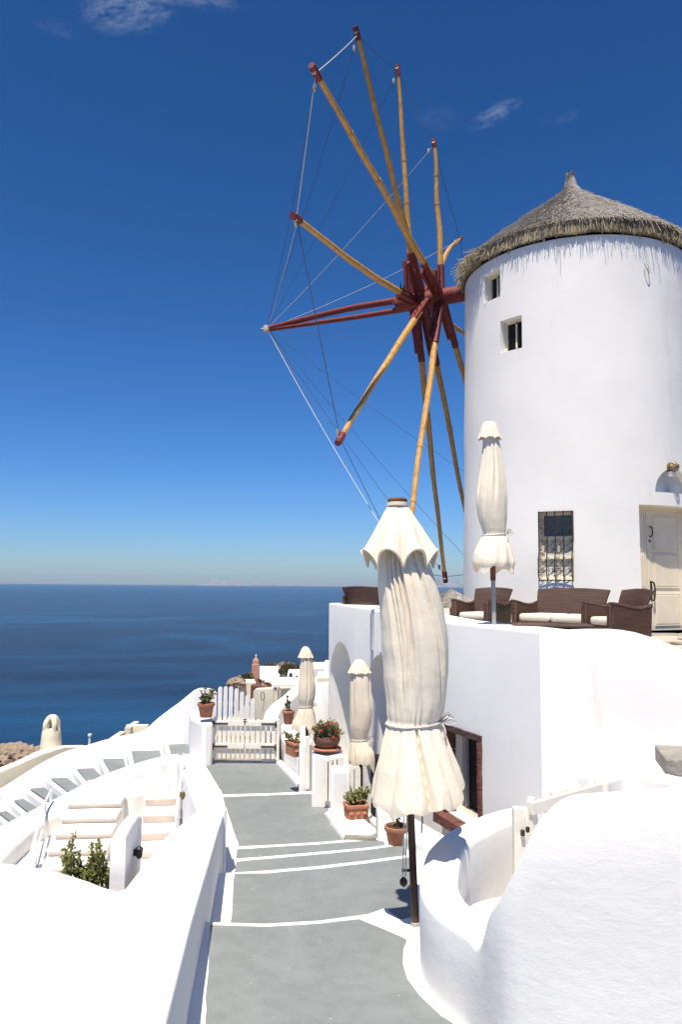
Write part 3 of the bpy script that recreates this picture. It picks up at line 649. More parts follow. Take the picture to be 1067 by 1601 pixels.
# second small enclosure behind
bm = bmesh.new(); sweep_wall(bm, cr([at(940, 1221, 6.15), at(960, 1214, 6.5), at(985, 1208, 6.75), at(1012, 1211, 6.6), at(1067, 1224, 6.2), at(1140, 1245, 5.7)], 6), -3.2, .2, side=1, r=.05)
tag(obj('wall', bm, 'white', angle=60), 'low white wall with a rounded hump beyond the picket rail', 'wall')
# picket barrier between the alcove and the hump wall
t = thing('picket_fence', 'cream picket rail behind the curved seat wall', 'fence', (1.3, 5.6, -2.3))
A, B = at(822, 1275, 5.55), at(940, 1235, 6.15)
d = (B-A); mt = frame_m(Vector((d.x, d.y, 0)).normalized(), Vector((-d.y, d.x, 0)).normalized())
for px, pyt in ((833, 1246), (858, 1238), (882, 1232), (906, 1226), (927, 1221)):
    u = (px-822)/118; p = A.lerp(B, u); tp = at(px, pyt, p.y); bm = bmesh.new(); picket(bm, (tp.x, p.y, -2.6), .062, .045, tp.z+2.6, m=mt); obj('picket', bm, 'picket', t, smooth=False)
pr = at(833, 1262, 5.6); pq = at(942, 1231, 6.12); dd = pq-pr; mr = Matrix((dd.normalized(), Vector((-dd.y, dd.x, 0)).normalized(), dd.normalized().cross(Vector((-dd.y, dd.x, 0)).normalized()))).transposed()
bm = bmesh.new(); box(bm, (pr+pq)/2+Vector((-.02, -.04, -.0)), (dd.length, .035, .085), mr); obj('rail', bm, 'picket', t, smooth=False, bevel=.005)
bm = bmesh.new(); box(bm, (pr+pq)/2+Vector((-.02, -.04, -.4)), (dd.length, .035, .085), mr); obj('rail', bm, 'picket', t, smooth=False, bevel=.005)
for px, py, w in ((812, 1262, .085), (941, 1222, .08)):
    Y = 5.5 if px < 900 else 6.1; p = at(px, py, Y); bm = bmesh.new(); box(bm, (p.x, p.y, (p.z-2.9)/2), (w, .07, p.z+2.9)); obj('post', bm, 'picket', t, smooth=False, bevel=.006)
bm = bmesh.new(); lp = at(818, 1302, 5.45); box(bm, lp, (.025, .03, .035)); lathe(bm, [(.012, -.02), (.016, 0), (.012, .015)], lp+Vector((.03, -.02, .03)), 8); obj('latch', bm, 'iron', t)
# grey stone step at the right edge
bm = bmesh.new(); p0 = at(1062, 1190, 7.6); box(bm, p0+Vector((.5, .35, -.09)), (1.0, .7, .17), Matrix.Rotation(R(-14), 3, 'Z')); tag(obj('stone_slab', bm, 'greystone', smooth=False, bevel=.02), 'thick grey stone slab against the white wall at the right edge', 'stone')
# ================================================================== TERRACE BUILDING
TF = -.74
tb = thing('terrace_building', 'white terrace building with arched niches below the windmill', 'building', (1.5, 10.5, -4.2))
def L1(Y): return 4.45-.276*Y
facade = [(L1(17.0), 17.0, -.39), (L1(15), 15, -.415), (L1(12.55), 12.55, -.455), (1.03, 12.35, -.46), (1.33, 11.0, -.49), (1.37, 10.84, -.49), (1.75, 9.82, -.495), (2.22, 8.62, -.50), (3.0, 8.66, -.50), (3.32, 8.69, -.50), (3.55, 8.71, -.565), (3.95, 8.75, -.72), (4.6, 8.80, -.95), (5.6, 8.9, -1.25)]
bm = bmesh.new(); sweep_wall(bm, facade, -4.6, .72, side=1, r=.03, jit=.005, nv=3)
fo = obj('facade', bm, 'white2', tb, angle=40)
w1 = Vector((-.276, 1, 0)).normalized(); n1_ = Vector((-1, -.276, 0)).normalized()
def arch_cut(Ya, Yb, zt, zb, depth):
    c = Vector((L1((Ya+Yb)/2), (Ya+Yb)/2, 0)); wd = abs(Yb-Ya)/abs(w1.y)/2; bmx = bmesh.new(); pr = [(-wd, zb), (-wd, zt-wd)]
    for k in range(1, 24): a = pi-pi*k/24; pr.append((wd*cos(a), zt-wd+wd*sin(a)))
    pr += [(wd, zt-wd), (wd, zb)]
    f = [bmx.verts.new(c+w1*x+n1_*.2+Vector((0, 0, z))) for x, z in pr]; b = [bmx.verts.new(c+w1*x-n1_*depth+Vector((0, 0, z))) for x, z in pr]
    bmx.faces.new(f); bmx.faces.new(b[::-1])
    for i in range(len(pr)): j = (i+1) % len(pr); bmx.faces.new((f[i], b[i], b[j], f[j]))
    return bmx
w2 = Vector((.36, -1, 0)).normalized(); n2_ = Vector((-1, -.36, 0)).normalized()
wa, wb = Vector((1.35+(10.9-10.58)*.3696, 10.58, 0)), Vector((1.35+(10.9-9.80)*.3696, 9.80, 0)); wc = (wa+wb)/2; ww = (wb-wa).length; wdir = (wb-wa).normalized(); wn_ = Vector((wdir.y, -wdir.x, 0))
if wn_.x > 0: wn_ = -wn_
WZ0, WZ1 = -3.0, -1.93
def obox(c, w, dpt, z0, z1, t, n):
    b = bmesh.new(); m = frame_m(t, n); box(b, Vector((c.x, c.y, (z0+z1)/2)), (w, dpt, z1-z0), m); return b
dc = Vector((L1(13.75), 13.75, 0))
cut(fo, [arch_cut(16.9, 15.2, -1.17, -4.1, .52), arch_cut(14.3, 12.75, -1.20, -4.15, .52),
         obox(dc, 1.5, 1.6, -4.15, -3.06, w1, n1_), obox(wc, ww, 2.0, WZ0, WZ1, wdir, wn_)])
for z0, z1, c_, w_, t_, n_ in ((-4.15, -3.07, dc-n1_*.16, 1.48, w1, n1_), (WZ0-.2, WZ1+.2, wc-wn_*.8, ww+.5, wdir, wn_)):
    bm = bmesh.new(); m = frame_m(t_, n_); box(bm, Vector((c_.x, c_.y, (z0+z1)/2)), (w_, .05, z1-z0), m); obj('dark_interior', bm, 'dark', tb, smooth=False)  # near-black sheets paint in the darkness of the openings
# window with red stone surround
bm = obox(wc-wn_*.22, ww, .05, WZ0, WZ1, wdir, wn_)
bmi = obox(wc-wn_*.22, ww-.06, .2, WZ0+.07, WZ1-.05, wdir, wn_)
wfr = obj('window', bm, 'door', tb, smooth=False); cut(wfr, [bmi])
bm = obox(wc-wn_*.21-wdir*.28, .04, .04, WZ0+.09, WZ1-.08, wdir, wn_); obj('mullion', bm, 'pole_grey', wfr, smooth=False)
bm = obox(wc-wn_*.26, ww-.1, .01, WZ0+.05, WZ1-.05, wdir, wn_); obj('pane', bm, 'dark', wfr, smooth=False)
def stone(u0, u1, z0, z1, dep, mm):
    bm = obox(wc+wdir*((u0+u1)/2)+wn_*dep, u1-u0-.012, .16, z0+.006, z1-.006, wdir, wn_)
    bmesh.ops.subdivide_edges(bm, edges=bm.edges, cuts=2, use_grid_fill=True)
    for v in bm.verts: v.co += .014*Vector((noise.noise(v.co*9), noise.noise(v.co*9+Vector((7, 0, 0))), noise.noise(v.co*9+Vector((0, 7, 0)))))
    obj('stone', bm, mm, wfr, bevel=0, angle=50)
h = ww/2
for u0, u1 in ((-h-.08, -h+.28), (-h+.28, -h+.56), (-h+.56, h+.055)): stone(u0, u1, WZ1, WZ1+.085, -.04, 'darkstone')
for z0, z1 in ((WZ0, WZ0+.26), (WZ0+.26, WZ0+.5), (WZ0+.5, WZ0+.82), (WZ0+.82, WZ1)):
    stone(h-.015, h+.055, z0, z1, -.04, 'redstone'); stone(-h-.08, -h+.02, z0, z1, -.03, 'redstone')
for u0, u1 in ((-h-.1, 0), (0, h+.1)): stone(u0, u1, WZ0-.13, WZ0, .10, 'redstone')
# pipes added for arch wall shadow lines, little red box in the niche
for Y in (13.95, 13.5):
    bm = bmesh.new(); p = Vector((L1(Y), Y, 0))+n1_*.03; tube(bm, [p+Vector((0, 0, -1.15)), p+Vector((0, 0, -.5))], .03, 8); obj('shadow_line_pipe', bm, 'white2', tb)
p = Vector((L1(15.45), 15.45, 0))-n1_*.46; bm = obox(p, .22, .1, -2.75, -2.5, w1, n1_); mbx = obj('meter_box', bm, 'pole_grey', tb, smooth=False, bevel=.01)
bm = obox(p+n1_*.055, .1, .02, -2.68, -2.58, w1, n1_); obj('switch', bm, 'redstone', mbx, smooth=False)
# terrace floor and stone paving by the door
bm = bmesh.new(); prism(bm, [(L1(16.9)+.3, 16.9, TF), (L1(12.5)+.3, 12.5, TF), (1.65, 11.0, TF), (2.45, 8.95, TF), (3.9, 9.05, TF), (9.5, 9.4, TF), (9.5, 19, TF), (1.0, 19, TF)], TF-.3)
obj('terrace_floor', bm, 'stonepave', tb, smooth=False)
random.seed(31)
for i in range(5):
    for j in range(5):
        x = 4.35+i*.62+random.uniform(-.04, .04)+(.3 if j % 2 else 0); y = 9.3+j*.62; bm = bmesh.new()
        box(bm, (x, y, TF+.006+random.uniform(0, .012)), (.58+random.uniform(-.05, .0), .57, .06), Matrix.Rotation(random.uniform(-.05, .05), 3, 'Z')); obj('paving_stone', bm, 'stonepave' if random.random() < .6 else 'greystone', tb, smooth=False, bevel=.012)
# ================================================================== WINDMILL
MC = at(893, 275, 14.6); MC = Vector((MC.x, 14.6, 0)); apex_z = at(893, 275, 14.6).z
R0, R1, ZE = 2.17, 2.11, 5.85
mill = thing('windmill', 'white round windmill with conical straw roof and twelve bare wooden sail poles', 'windmill', (MC.x, MC.y, TF))
def mr_(z): return R0+(R1-R0)*(z-TF)/(ZE-TF)
bm = bmesh.new(); sg = 160; rings = []
zs = [TF-3+ (ZE+.1-TF+3)*i/36 for i in range(37)]
for rr, zz in ((0, zs), (-.5, zs[::-1])):
    for z in zz:
        ring = []
        for k in range(sg):
            a = 2*pi*k/sg; r = mr_(z)+rr
            if rr == 0: r += .014*noise.noise(Vector((cos(a)*1.6, sin(a)*1.6, z*.8)))+.006*noise.noise(Vector((cos(a)*6, sin(a)*6, z*3)))
            ring.append(bm.verts.new((MC.x+r*cos(a), MC.y+r*sin(a), z)))
        rings.append(ring)
rings.append(rings[0])
for i in range(len(rings)-1):
    for k in range(sg): bm.faces.new((rings[i][k], rings[i][(k+1) % sg], rings[i+1][(k+1) % sg], rings[i+1][k]))
tower = obj('tower_wall', bm, 'white2', mill, angle=40)
def mhit(px, py):
    d = ray(px, py); lo = d*(8/d.y); t0 = 8/d.y
    for i in range(4000):
        p = d*(t0+i*.002)
        if (Vector((p.x, p.y, 0))-MC).length <= mr_(p.z): break
    n = Vector((p.x-MC.x, p.y-MC.y, 0)).normalized(); return p, n, Vector((-n.y, n.x, 0))
cutters = []; fit = []
def opening(px, py, w, h0, h1, depth):
    p, n, t = mhit(px, py); base = Vector((MC.x, MC.y, p.z))+n*(mr_(p.z))
    b = bmesh.new(); box(b, base+Vector((0, 0, (h1+h0)/2))-n*(depth/2-.1), (w, depth+.2, h1-h0), frame_m(t, n)); cutters.append(b); return base, n, t
wA = opening(768, 447, .46, -.27, .26, .9); wB = opening(799, 522, .46, -.30, .29, .9)
wG = opening(870, 852, .58, -.58, .56, .32)
wD = opening(1055, 880, 1.30, 0, 1, .9)
cutters.pop(); dz0, dz1 = TF-.0, mhit(1010, 789)[0].z
base, n, t = wD; b = bmesh.new(); box(b, Vector((base.x, base.y, (dz0+dz1)/2))-n*.12, (1.30, .94, dz1-dz0+.0), frame_m(t, n)); cutters.append(b)
# lunette above the door
base, n, t = mhit(1056, 771); base = Vector((MC.x, MC.y, base.z))+n*mr_(base.z); b = bmesh.new(); pr_ = [(.43*cos(pi*k/24), .41*sin(pi*k/24)) for k in range(25)]
f = [b.verts.new(base+t*x+n*.2+Vector((0, 0, z))) for x, z in pr_]; k_ = [b.verts.new(base+t*x-n*.17+Vector((0, 0, z))) for x, z in pr_]
b.faces.new(f); b.faces.new(k_[::-1])
for i in range(25): j = (i+1) % 25; b.faces.new((f[i], k_[i], k_[j], f[j]))
cutters.append(b); lun = (base, n, t)
cut(tower, cutters)
bm = bmesh.new(); vv = [bm.verts.new(lun[0]-lun[1]*.164+lun[2]*x*.99+Vector((0, 0, z*.985+.003))) for x, z in pr_]; bm.faces.new(vv); obj('lunette', bm, 'greydark', mill, smooth=False)
bm = bmesh.new(); lathe(bm, [(1.35, TF-2.9), (1.35, ZE)], MC, 32); obj('dark_interior', bm, 'dark', mill)  # near-black liner paints in the tower's unlit inside
def fr_part(name, o3, u0, u1, z0, z1, d, th, m, parent, bevel=.004):
    base, n, t = o3; b = bmesh.new(); box(b, base+t*((u0+u1)/2)-n*d+Vector((0, 0, (z0+z1)/2)), (abs(u1-u0), th, z1-z0), frame_m(t, n)); return obj(name, b, m, parent, smooth=False, bevel=bevel)
# small upper windows: half open casement
for o3, hh in ((wA, .26), (wB, .29)):
    fr = fr_part('window', o3, -.23, -.19, -hh, hh, .19, .05, 'door', mill); fr_part('frame', o3, .19, .23, -hh, hh, .19, .05, 'door', fr); fr_part('frame', o3, -.19, .19, hh-.04, hh, .19, .05, 'door', fr); fr_part('pane', o3, -.19, .19, -hh, hh-.04, .23, .01, 'dark', fr, 0)
    base, n, t = o3; b = bmesh.new(); c0 = base-n*.19+t*.0
    m = frame_m(t, n) @ Matrix.Rotation(R(62), 3, 'Z')
    for du, w, z0, z1 in ((.02, .04, -hh+.03, hh-.05), (.20, .04, -hh+.03, hh-.05), (.11, .22, hh-.09, hh-.05), (.11, .22, -hh+.03, -hh+.07)):
        box(b, c0+m @ Vector((du-.17, 0, (z0+z1)/2)), (w, .03, z1-z0), m)
    obj('casement', b, 'door', fr, smooth=False)
# grilled window
fr = fr_part('window', wG, -.29, -.24, -.58, .56, .26, .06, 'door', mill)
for u0, u1, z0, z1 in ((.24, .29, -.58, .56), (-.24, .24, .51, .56), (-.24, .24, -.58, -.52), (-.24, .24, .10, .16), (-.24, .24, -.23, -.19), (-.02, .02, -.52, .10)): fr_part('frame', wG, u0, u1, z0, z1, .25, .06, 'door', fr)
fr_part('pane', wG, -.24, .24, .16, .51, .275, .01, 'glass', fr, 0); fr_part('pane', wG, -.24, -.02, -.52, .10, .275, .01, 'curtain', fr, 0); fr_part('pane', wG, .02, .24, -.52, .10, .275, .01, 'curtain', fr, 0)
base, n, t = wG
def gp_(u, z): 
    belly = .035+.075*max(0, min(1, (-.10-z)/.14))
    if z < -.5: belly *= max(0.25, 1-(-.5-z)/.12)
    return base+t*u+n*belly+Vector((0, 0, z))
gr = None
for k in range(5):
    u = -.27+.54*k/4; bm = bmesh.new(); tube(bm, [gp_(u, z) for z in [.56, .3, .0, -.1, -.14, -.19, -.24, -.4, -.5, -.54, -.58, -.6]], .0105, 6)
    g_ = obj('grille', bm, 'iron', mill) if gr is None else obj('bar', bm, 'iron', gr)
    if gr is None: gr = g_
bm = bmesh.new(); 
for z in (.55, -.58): tube(bm, [gp_(-.28, z), gp_(.28, z)], .009, 5)
obj('crossbar', bm, 'iron', gr)
def spiral(bm, u, z, r, s, up):
    pts = []
    for i in range(26):
        a = i/25*2*pi*1.35; rr = r*(1-.75*i/25); pts.append(gp_(u+s*(r-rr*cos(a)), z+up*rr*sin(a)*1.0))
    tube(bm, pts, .0055, 4)
for k in range(4):
    u0 = -.27+.54*k/4; u1 = u0+.135
    for zc, r in ((.40, .038), (.27, .034), (.06, .036), (-.06, .036), (-.27, .042), (-.42, .046)):
        bm = bmesh.new(); s = 1 if k % 2 == 0 else -1; ub = u0+.008 if s > 0 else u1-.008
        spiral(bm, ub, zc, r, s, 1 if zc > 0 or zc == -.27 else -1)
        tube(bm, [gp_(u0, zc-.09), gp_((u0+u1)/2, zc-.06), gp_(u1, zc+.02)], .005, 4); obj('scroll', bm, 'iron', gr)
# door: two leaves with raised panels
base, n, t = wD; hD = dz1-dz0
dr = lambda *a, **k: None
base0 = Vector((base.x, base.y, 0)); o3 = (base0, n, t)
door = fr_part('door', o3, -.27, .65, dz0+.03, dz1-.06, .33, .05, 'door', mill)
fr_part('door_leaf', o3, -.65, -.282, dz0+.03, dz1-.06, .33, .05, 'door', door)
fr_part('frame', o3, -.66, .66, dz1-.06, dz1+.01, .32, .09, 'door', door)
for uc, w in ((-.465, .24), (.17, .56)):
    for a_, b_ in ((.06, .30), (.36, .62), (.66, .93)):
        z0, z1 = dz0+hD*a_, dz0+hD*b_
        fr_part('panel', o3, uc-w/2, uc+w/2, z0, z1, .305, .03, 'door', door, .02)
        for q in (0,):
            fr_part('moulding', o3, uc-w/2-.03, uc+w/2+.03, z1+.0, z1+.022, .302, .02, 'door', door, .004); fr_part('moulding', o3, uc-w/2-.03, uc+w/2+.03, z0-.022, z0, .302, .02, 'door', door, .004)
            fr_part('moulding', o3, uc-w/2-.03, uc-w/2-.008, z0, z1, .302, .02, 'door', door, .004); fr_part('moulding', o3, uc+w/2+.008, uc+w/2+.03, z0, z1, .302, .02, 'door', door, .004)
pz = lambda a: dz0+hD*a
bm = bmesh.new(); q = base0-n*.275+t*(-.205); tube(bm, cr([q+Vector((0, 0, pz(.40)))+n*-.03, q+Vector((0, 0, pz(.39)))+n*.03, q+Vector((0, 0, pz(.33)))+n*.05, q+Vector((0, 0, pz(.26)))+n*.03, q+Vector((0, 0, pz(.255)))+n*-.03], 4), .014, 6); box(bm, q+Vector((0, 0, pz(.33)))-n*.03, (.045, .01, .32), frame_m(t, n)); obj('handle', bm, 'iron', door)
bm = bmesh.new(); tube(bm, cr([q+Vector((0, 0, pz(.84)))+n*-.03, q+Vector((0, 0, pz(.83)))+n*.025, q+Vector((0, 0, pz(.77)))+n*.025, q+Vector((0, 0, pz(.76)))+n*-.03], 4), .011, 6); box(bm, q+Vector((0, 0, pz(.725)))-n*.03, (.035, .012, .04), frame_m(t, n)); obj('handle', bm, 'iron', door)
# bulkhead lamp over the lunette
p, n, t = mhit(1049, 731); lam = thing('wall_lamp', 'round caged brass lamp on the mill wall above the door', 'lamp', p)
bm = bmesh.new(); tube(bm, [p-n*.03, p+n*.04], .085, 14); obj('backplate', bm, 'brass', lam)
bm = bmesh.new(); lathe(bm, [(.02, -.075), (.055, -.05), (.072, 0), (.055, .05), (.02, .075)], p+n*.07+Vector((0, 0, .01)), 14); obj('glass', bm, 'lampglass', lam)
for k in range(4):
    a = pi*k/4; dd = t*cos(a)+Vector((0, 0, sin(a))); bm = bmesh.new(); tube(bm, [p+n*.07+(dd*cos(b_)*.082+n*sin(b_)*.095) for b_ in [pi*i/10 for i in range(11)]], .006, 4); obj('cage_wire', bm, 'brass', lam)
bm = bmesh.new(); box(bm, p-Vector((0, 0, .11))+n*.03, (.1, .08, .07), frame_m(t, n)); obj('bracket', bm, 'white2', lam)
p, n, t = mhit(1010, 412); bm = bmesh.new(); tube(bm, cr([p+t*-.04+n*.03, p+t*-.045+n*.05+Vector((0, 0, -.05)), p+n*.06+Vector((0, 0, -.16)), p+t*.04+n*.05+Vector((0, 0, -.17)), p+t*.035+n*.02+Vector((0, 0, -.02))], 4), .008, 5)
obj('hook', bm, 'straw', mill)
# ------------------------------------------------------------------ thatched cone
prof = [(.055, 0), (.07, .1), (.10, .22), (.17, .34), (.30, .46), (.60, .70), (.98, .97), (1.38, 1.28), (1.86, 1.66), (2.12, 1.87), (2.20, 1.94)]
za_ = apex_z
def rz(s):                              # s = drop below the apex -> radius
    for (r0, d0), (r1, d1) in zip(prof, prof[1:]):
        if s <= d1: return r0+(r1-r0)*(s-d0)/(d1-d0)
    return prof[-1][0]
bm = bmesh.new(); rings = []; sgr = 120
for i in range(46):
    s = 1.95*i/45; ring = []
    for k in range(sgr):
        a = 2*pi*k/sgr; r = rz(s); r += .03*min(1, r)*noise.noise(Vector((cos(a)*4, sin(a)*4, s*3)))+.018*min(1, r)*noise.noise(Vector((cos(a)*18, sin(a)*18, s*6)))
        ring.append(bm.verts.new((MC.x+r*cos(a), MC.y+r*sin(a), za_-s+.02*noise.noise(Vector((cos(a)*7, sin(a)*7, s))))))
    rings.append(ring)
ring = [bm.verts.new((MC.x+(1.7)*cos(2*pi*k/sgr), MC.y+1.6*sin(2*pi*k/sgr), za_-1.97)) for k in range(sgr)]; rings.append(ring)
for i in range(len(rings)-1):
    for k in range(sgr): bm.faces.new((rings[i][k], rings[i][(k+1) % sgr], rings[i+1][(k+1) % sgr], rings[i+1][k]))
bm.faces.new(rings[0])
roof = obj('roof', bm, 'thatch', mill, angle=80)
def straws(n, s0, s1, L0, L1_, m, name, lift, droop, rad=.0045, spread=.12):
    vs_, fs = [], []
    for i in range(n):
        a = random.uniform(0, 2*pi); s = sqrt(random.uniform(s0*s0, s1*s1)); L = random.uniform(L0, L1_)
        r = rz(s); sl = (rz(s+.05)-rz(s))/.05
        rad_v = Vector((cos(a), sin(a), 0)); tan_v = Vector((-sin(a), cos(a), 0)); d = (rad_v*sl+Vector((0, 0, -1))).normalized(); nrm = (rad_v+Vector((0, 0, sl))).normalized()
        d = (d+tan_v*random.gauss(0, spread)+nrm*random.gauss(.02, .07)+Vector((0, 0, -droop*random.random()))).normalized()
        p = MC+rad_v*r+Vector((0, 0, za_-s))+nrm*random.uniform(0, lift); q = p+d*L; side = d.cross(nrm).normalized()*rad; up = nrm*rad
        b = len(vs_)
        for o_ in (p, q): vs_ += [tuple(o_+side), tuple(o_-side*.5+up), tuple(o_-side*.5-up)]
        fs += [(b, b+1, b+4, b+3), (b+1, b+2, b+5, b+4), (b+2, b, b+3, b+5), (b+3, b+4, b+5)]
    me = bpy.data.meshes.new(name); me.from_pydata(vs_, [], fs); me.materials.append(M[m]); o = link(name, me, mill); o['kind'] = 'stuff'; return o
random.seed(5)
straws(17000, .02, 1.93, .10, .24, 'straw', 'straw_layer', .022, .0, rad=.0035, spread=.22)
straws(1500, .0, .25, .08, .18, 'straw', 'straw_layer', .015, .0, spread=.2)
vs_, fs = [], []                         # band of reed ends under the thatch edge
for i in range(9000):
    a = random.uniform(0, 2*pi); rad_v = Vector((cos(a), sin(a), 0)); r = random.uniform(2.12, 2.155); rr = random.uniform(.005, .009)
    p = MC+rad_v*r+Vector((0, 0, za_-1.88)); q = MC+rad_v*(r+random.uniform(-.01, .025))+Vector((random.gauss(0, .012), random.gauss(0, .012), za_-(2.17+.03*noise.noise(Vector((a*6, 0, 3)))+random.gauss(0, .012)+(.10*random.random() if random.random() < .02 else 0))))
    sd = Vector((-sin(a), cos(a), 0))*rr; up = rad_v*rr; b = len(vs_)
    for o_ in (p, q): vs_ += [tuple(o_+sd), tuple(o_-sd*.5+up), tuple(o_-sd*.5-up)]
    fs += [(b, b+1, b+4, b+3), (b+1, b+2, b+5, b+4), (b+2, b, b+3, b+5), (b+3, b+4, b+5)]
me = bpy.data.meshes.new('straw_fringe'); me.from_pydata(vs_, [], fs); me.materials.append(M['straw_y']); o = link('straw_fringe', me, mill); o['kind'] = 'stuff'
straws(60, 1.9, 1.95, .2, .38, 'straw_y', 'straw_fringe', .02, 1.5, spread=.16)
bm = bmesh.new()
for i in range(150): p = MC+Vector((random.gauss(0, .03), random.gauss(0, .03), za_-.06)); tube(bm, [p, p+Vector((random.gauss(0, .035), random.gauss(0, .035), random.uniform(.06, .15)))], .005, 3)
o = obj('straw_tuft', bm, 'straw', mill, smooth=False); o['kind'] = 'stuff'
# ragged straw bundle at the left eave
vs_, fs = [], []
bm = bmesh.new()
for i in range(190):
    a = random.gauss(R(197), R(7)); rad_v = Vector((cos(a), sin(a), 0)); p = MC+rad_v*random.uniform(2.08, 2.24)+Vector((0, 0, za_-random.uniform(1.88, 2.1)))
    tube(bm, [p, p+(rad_v*random.uniform(.5, 1)+Vector((0, 0, -random.uniform(.2, .8)))+rv()*.25).normalized()*random.uniform(.12, .28)], .0055, 3)
o = obj('straw_fringe', bm, 'straw_y', mill, smooth=False); o['kind'] = 'stuff'
# ------------------------------------------------------------------ axle, spars, ropes
HUB = Vector((1.62, 15.8, 6.02)); az = R(156.5); el = R(-2.0)
out = Vector((cos(el)*cos(az), cos(el)*sin(az), sin(el)))
def axle_at(px):
    lo, hi = -4, 4
    for _ in range(60):
        mid = (lo+hi)/2
        if project(HUB+out*mid).x > px: lo = mid
        else: hi = mid
    return HUB+out*lo
bow_t = max((HUB+out*k*.01 for k in range(100, 600)), key=lambda p: -abs(project(p).x-418))
bm = bmesh.new(); tube(bm, [axle_at(621), axle_at(700), HUB-out*1.4], .175, 20); axle = obj('axle', bm, 'red', mill)
bm = bmesh.new(); tube(bm, [axle_at(620)+Vector((0, 0, .02)), axle_at(619)], .12, 16); obj('axle_end', bm, 'red', axle)
bm = bmesh.new(); tube(bm, cr([axle_at(622)+Vector((0, 0, .10)), axle_at(550)+Vector((0, 0, .12)), axle_at(470)+Vector((0, 0, .06)), bow_t], 6), [.075-.0012*i for i in range(19)], 10); bs = obj('bowsprit', bm, 'red', mill)
bm = bmesh.new(); tube(bm, cr([axle_at(622)+Vector((0, 0, -.12)), axle_at(550)+Vector((0, 0, -.10)), axle_at(470)+Vector((0, 0, -.06)), bow_t+Vector((0, 0, -.03))], 6), [.06-.001*i for i in range(19)], 10); obj('bowsprit_brace', bm, 'red', bs)
bm = bmesh.new(); tube(bm, [bow_t-out*.02, bow_t+out*.14], .04, 8); obj('bowsprit_cap', bm, 'tip', bs)
bm = bmesh.new(); lathe(bm, [(.085, -.06), (.09, 0), (.085, .06)], bow_t, 10); bt = obj('rope_binding', bm, 'rope', bs)
tips_px = {0: (557, 47), 1: (622, 106), 2: (679, 222), 3: (721, 373), 7: (697, 907), 9: (530, 690), 10: (460, 338), 11: (490, 107), 8: (632, 893), 6: (748, 898), 5: (778, 775)}
stn = {1: 646, 7: 650, 10: 653, 4: 656, 0: 664, 6: 664, 9: 670, 3: 672, 2: 691, 8: 691, 11: 692, 5: 692}
root = {}; tip = {}
for k, px in stn.items(): root[k] = axle_at(px)
for k, q in tips_px.items():
    d = ray(*q); tip[k] = d*(root[k].dot(out)/d.dot(out))
lens = [(tip[k]-root[k]).length for k in tip]; RS = sum(lens)/len(lens)
print('spar lengths', [round(x, 2) for x in lens])
for k, opp in ((4, 10),): tip[k] = root[k]-(tip[opp]-root[opp]).normalized()*RS*.97
side_off = {2: -.06, 8: .06}
random.seed(12)
bend = {10: .16, 3: .35, 0: .12, 2: .12, 11: .05, 9: .06}
for k in range(12):
    a, b = root[k], tip[k]; d = (b-a).normalized(); L = (b-a).length; cr_ = d.cross(out).normalized()
    bv = bend.get(k, .05); pts = []
    N = 22
    for i in range(N+1):
        u = i/N; pts.append(a.lerp(b, u)+cr_*(sin(pi*u)*bv*(1 if k in (10, 0, 3) else -1)*.6+.02*noise.noise(Vector((u*5, k, 0))))+out*(.03*noise.noise(Vector((u*4, k, 5)))))
    i0 = 3
    bm = bmesh.new(); tube(bm, pts[i0:], [(.074-.034*(i/N))*(1+.10*noise.noise(Vector((i*.6, k*3, 1)))) for i in range(i0, N+1)], 8); sp = obj('spar', bm, 'wood', mill)
    bm = bmesh.new(); e = a.lerp(b, .215)
    def beam(bm, p, q, w, dpt):
        dd = (q-p); mm = Matrix((dd.normalized(), cr_, out)).transposed(); box(bm, (p+q)/2, (dd.length, w, dpt), mm)
    beam(bm, a-d*.10, a+(pts[5]-a)*(.93), .15, .13); obj('root_beam', bm, 'red', sp, smooth=False, bevel=.025)
    bm = bmesh.new(); beam(bm, a-d*.05+out*.12+cr_*.02, a+(pts[4]-a)*.98+out*.11+cr_*.05, .12, .07); obj('clamp_board', bm, 'red', sp, smooth=False, bevel=.02)
    for u in (.05, .10, .15, .185):
        bm = bmesh.new(); c = a.lerp(b, u); tube(bm, [c-cr_*.14, c+cr_*.14], .011, 5); obj('bolt', bm, 'iron', sp)
    bm = bmesh.new(); tube(bm, [pts[-2].lerp(pts[-1], .3), pts[-1], pts[-1]+d*.06], [.056, .056, .05], 8); obj('tip_cap', bm, 'red', sp)
    bm = bmesh.new(); tube(bm, [pts[-1]-d*.06-cr_*.05, pts[-1]-d*.02+cr_*.05], .035, 6); obj('rope_binding', bm, 'rope', sp)
    for f_ in (.42, .63, .8):
        if (k+int(f_*10)) % 3 == 0: continue
        i = int(f_*N); bm = bmesh.new(); tube(bm, [pts[i].lerp(pts[i+1], .2), pts[i].lerp(pts[i+1], .45)], (.074-.034*(i/N))*1.13, 8); obj('binding', bm, 'rope' if False else 'wood', sp)
def rope(name, a, b, r, m, sag):
    bm = bmesh.new(); tube(bm, [a.lerp(b, i/10)+Vector((0, 0, -sag*4*(i/10)*(1-i/10))) for i in range(11)], r, 4); return obj(name, bm, m, mill)
for k in range(12): rope('rim_rope', tip[k]-.08*(tip[k]-root[k]).normalized(), tip[(k+1) % 12]-.08*(tip[(k+1) % 12]-root[(k+1) % 12]).normalized(), .007 if k in (10, 11) else .006, 'rope' if k in (10, 11) else 'wire', .02)
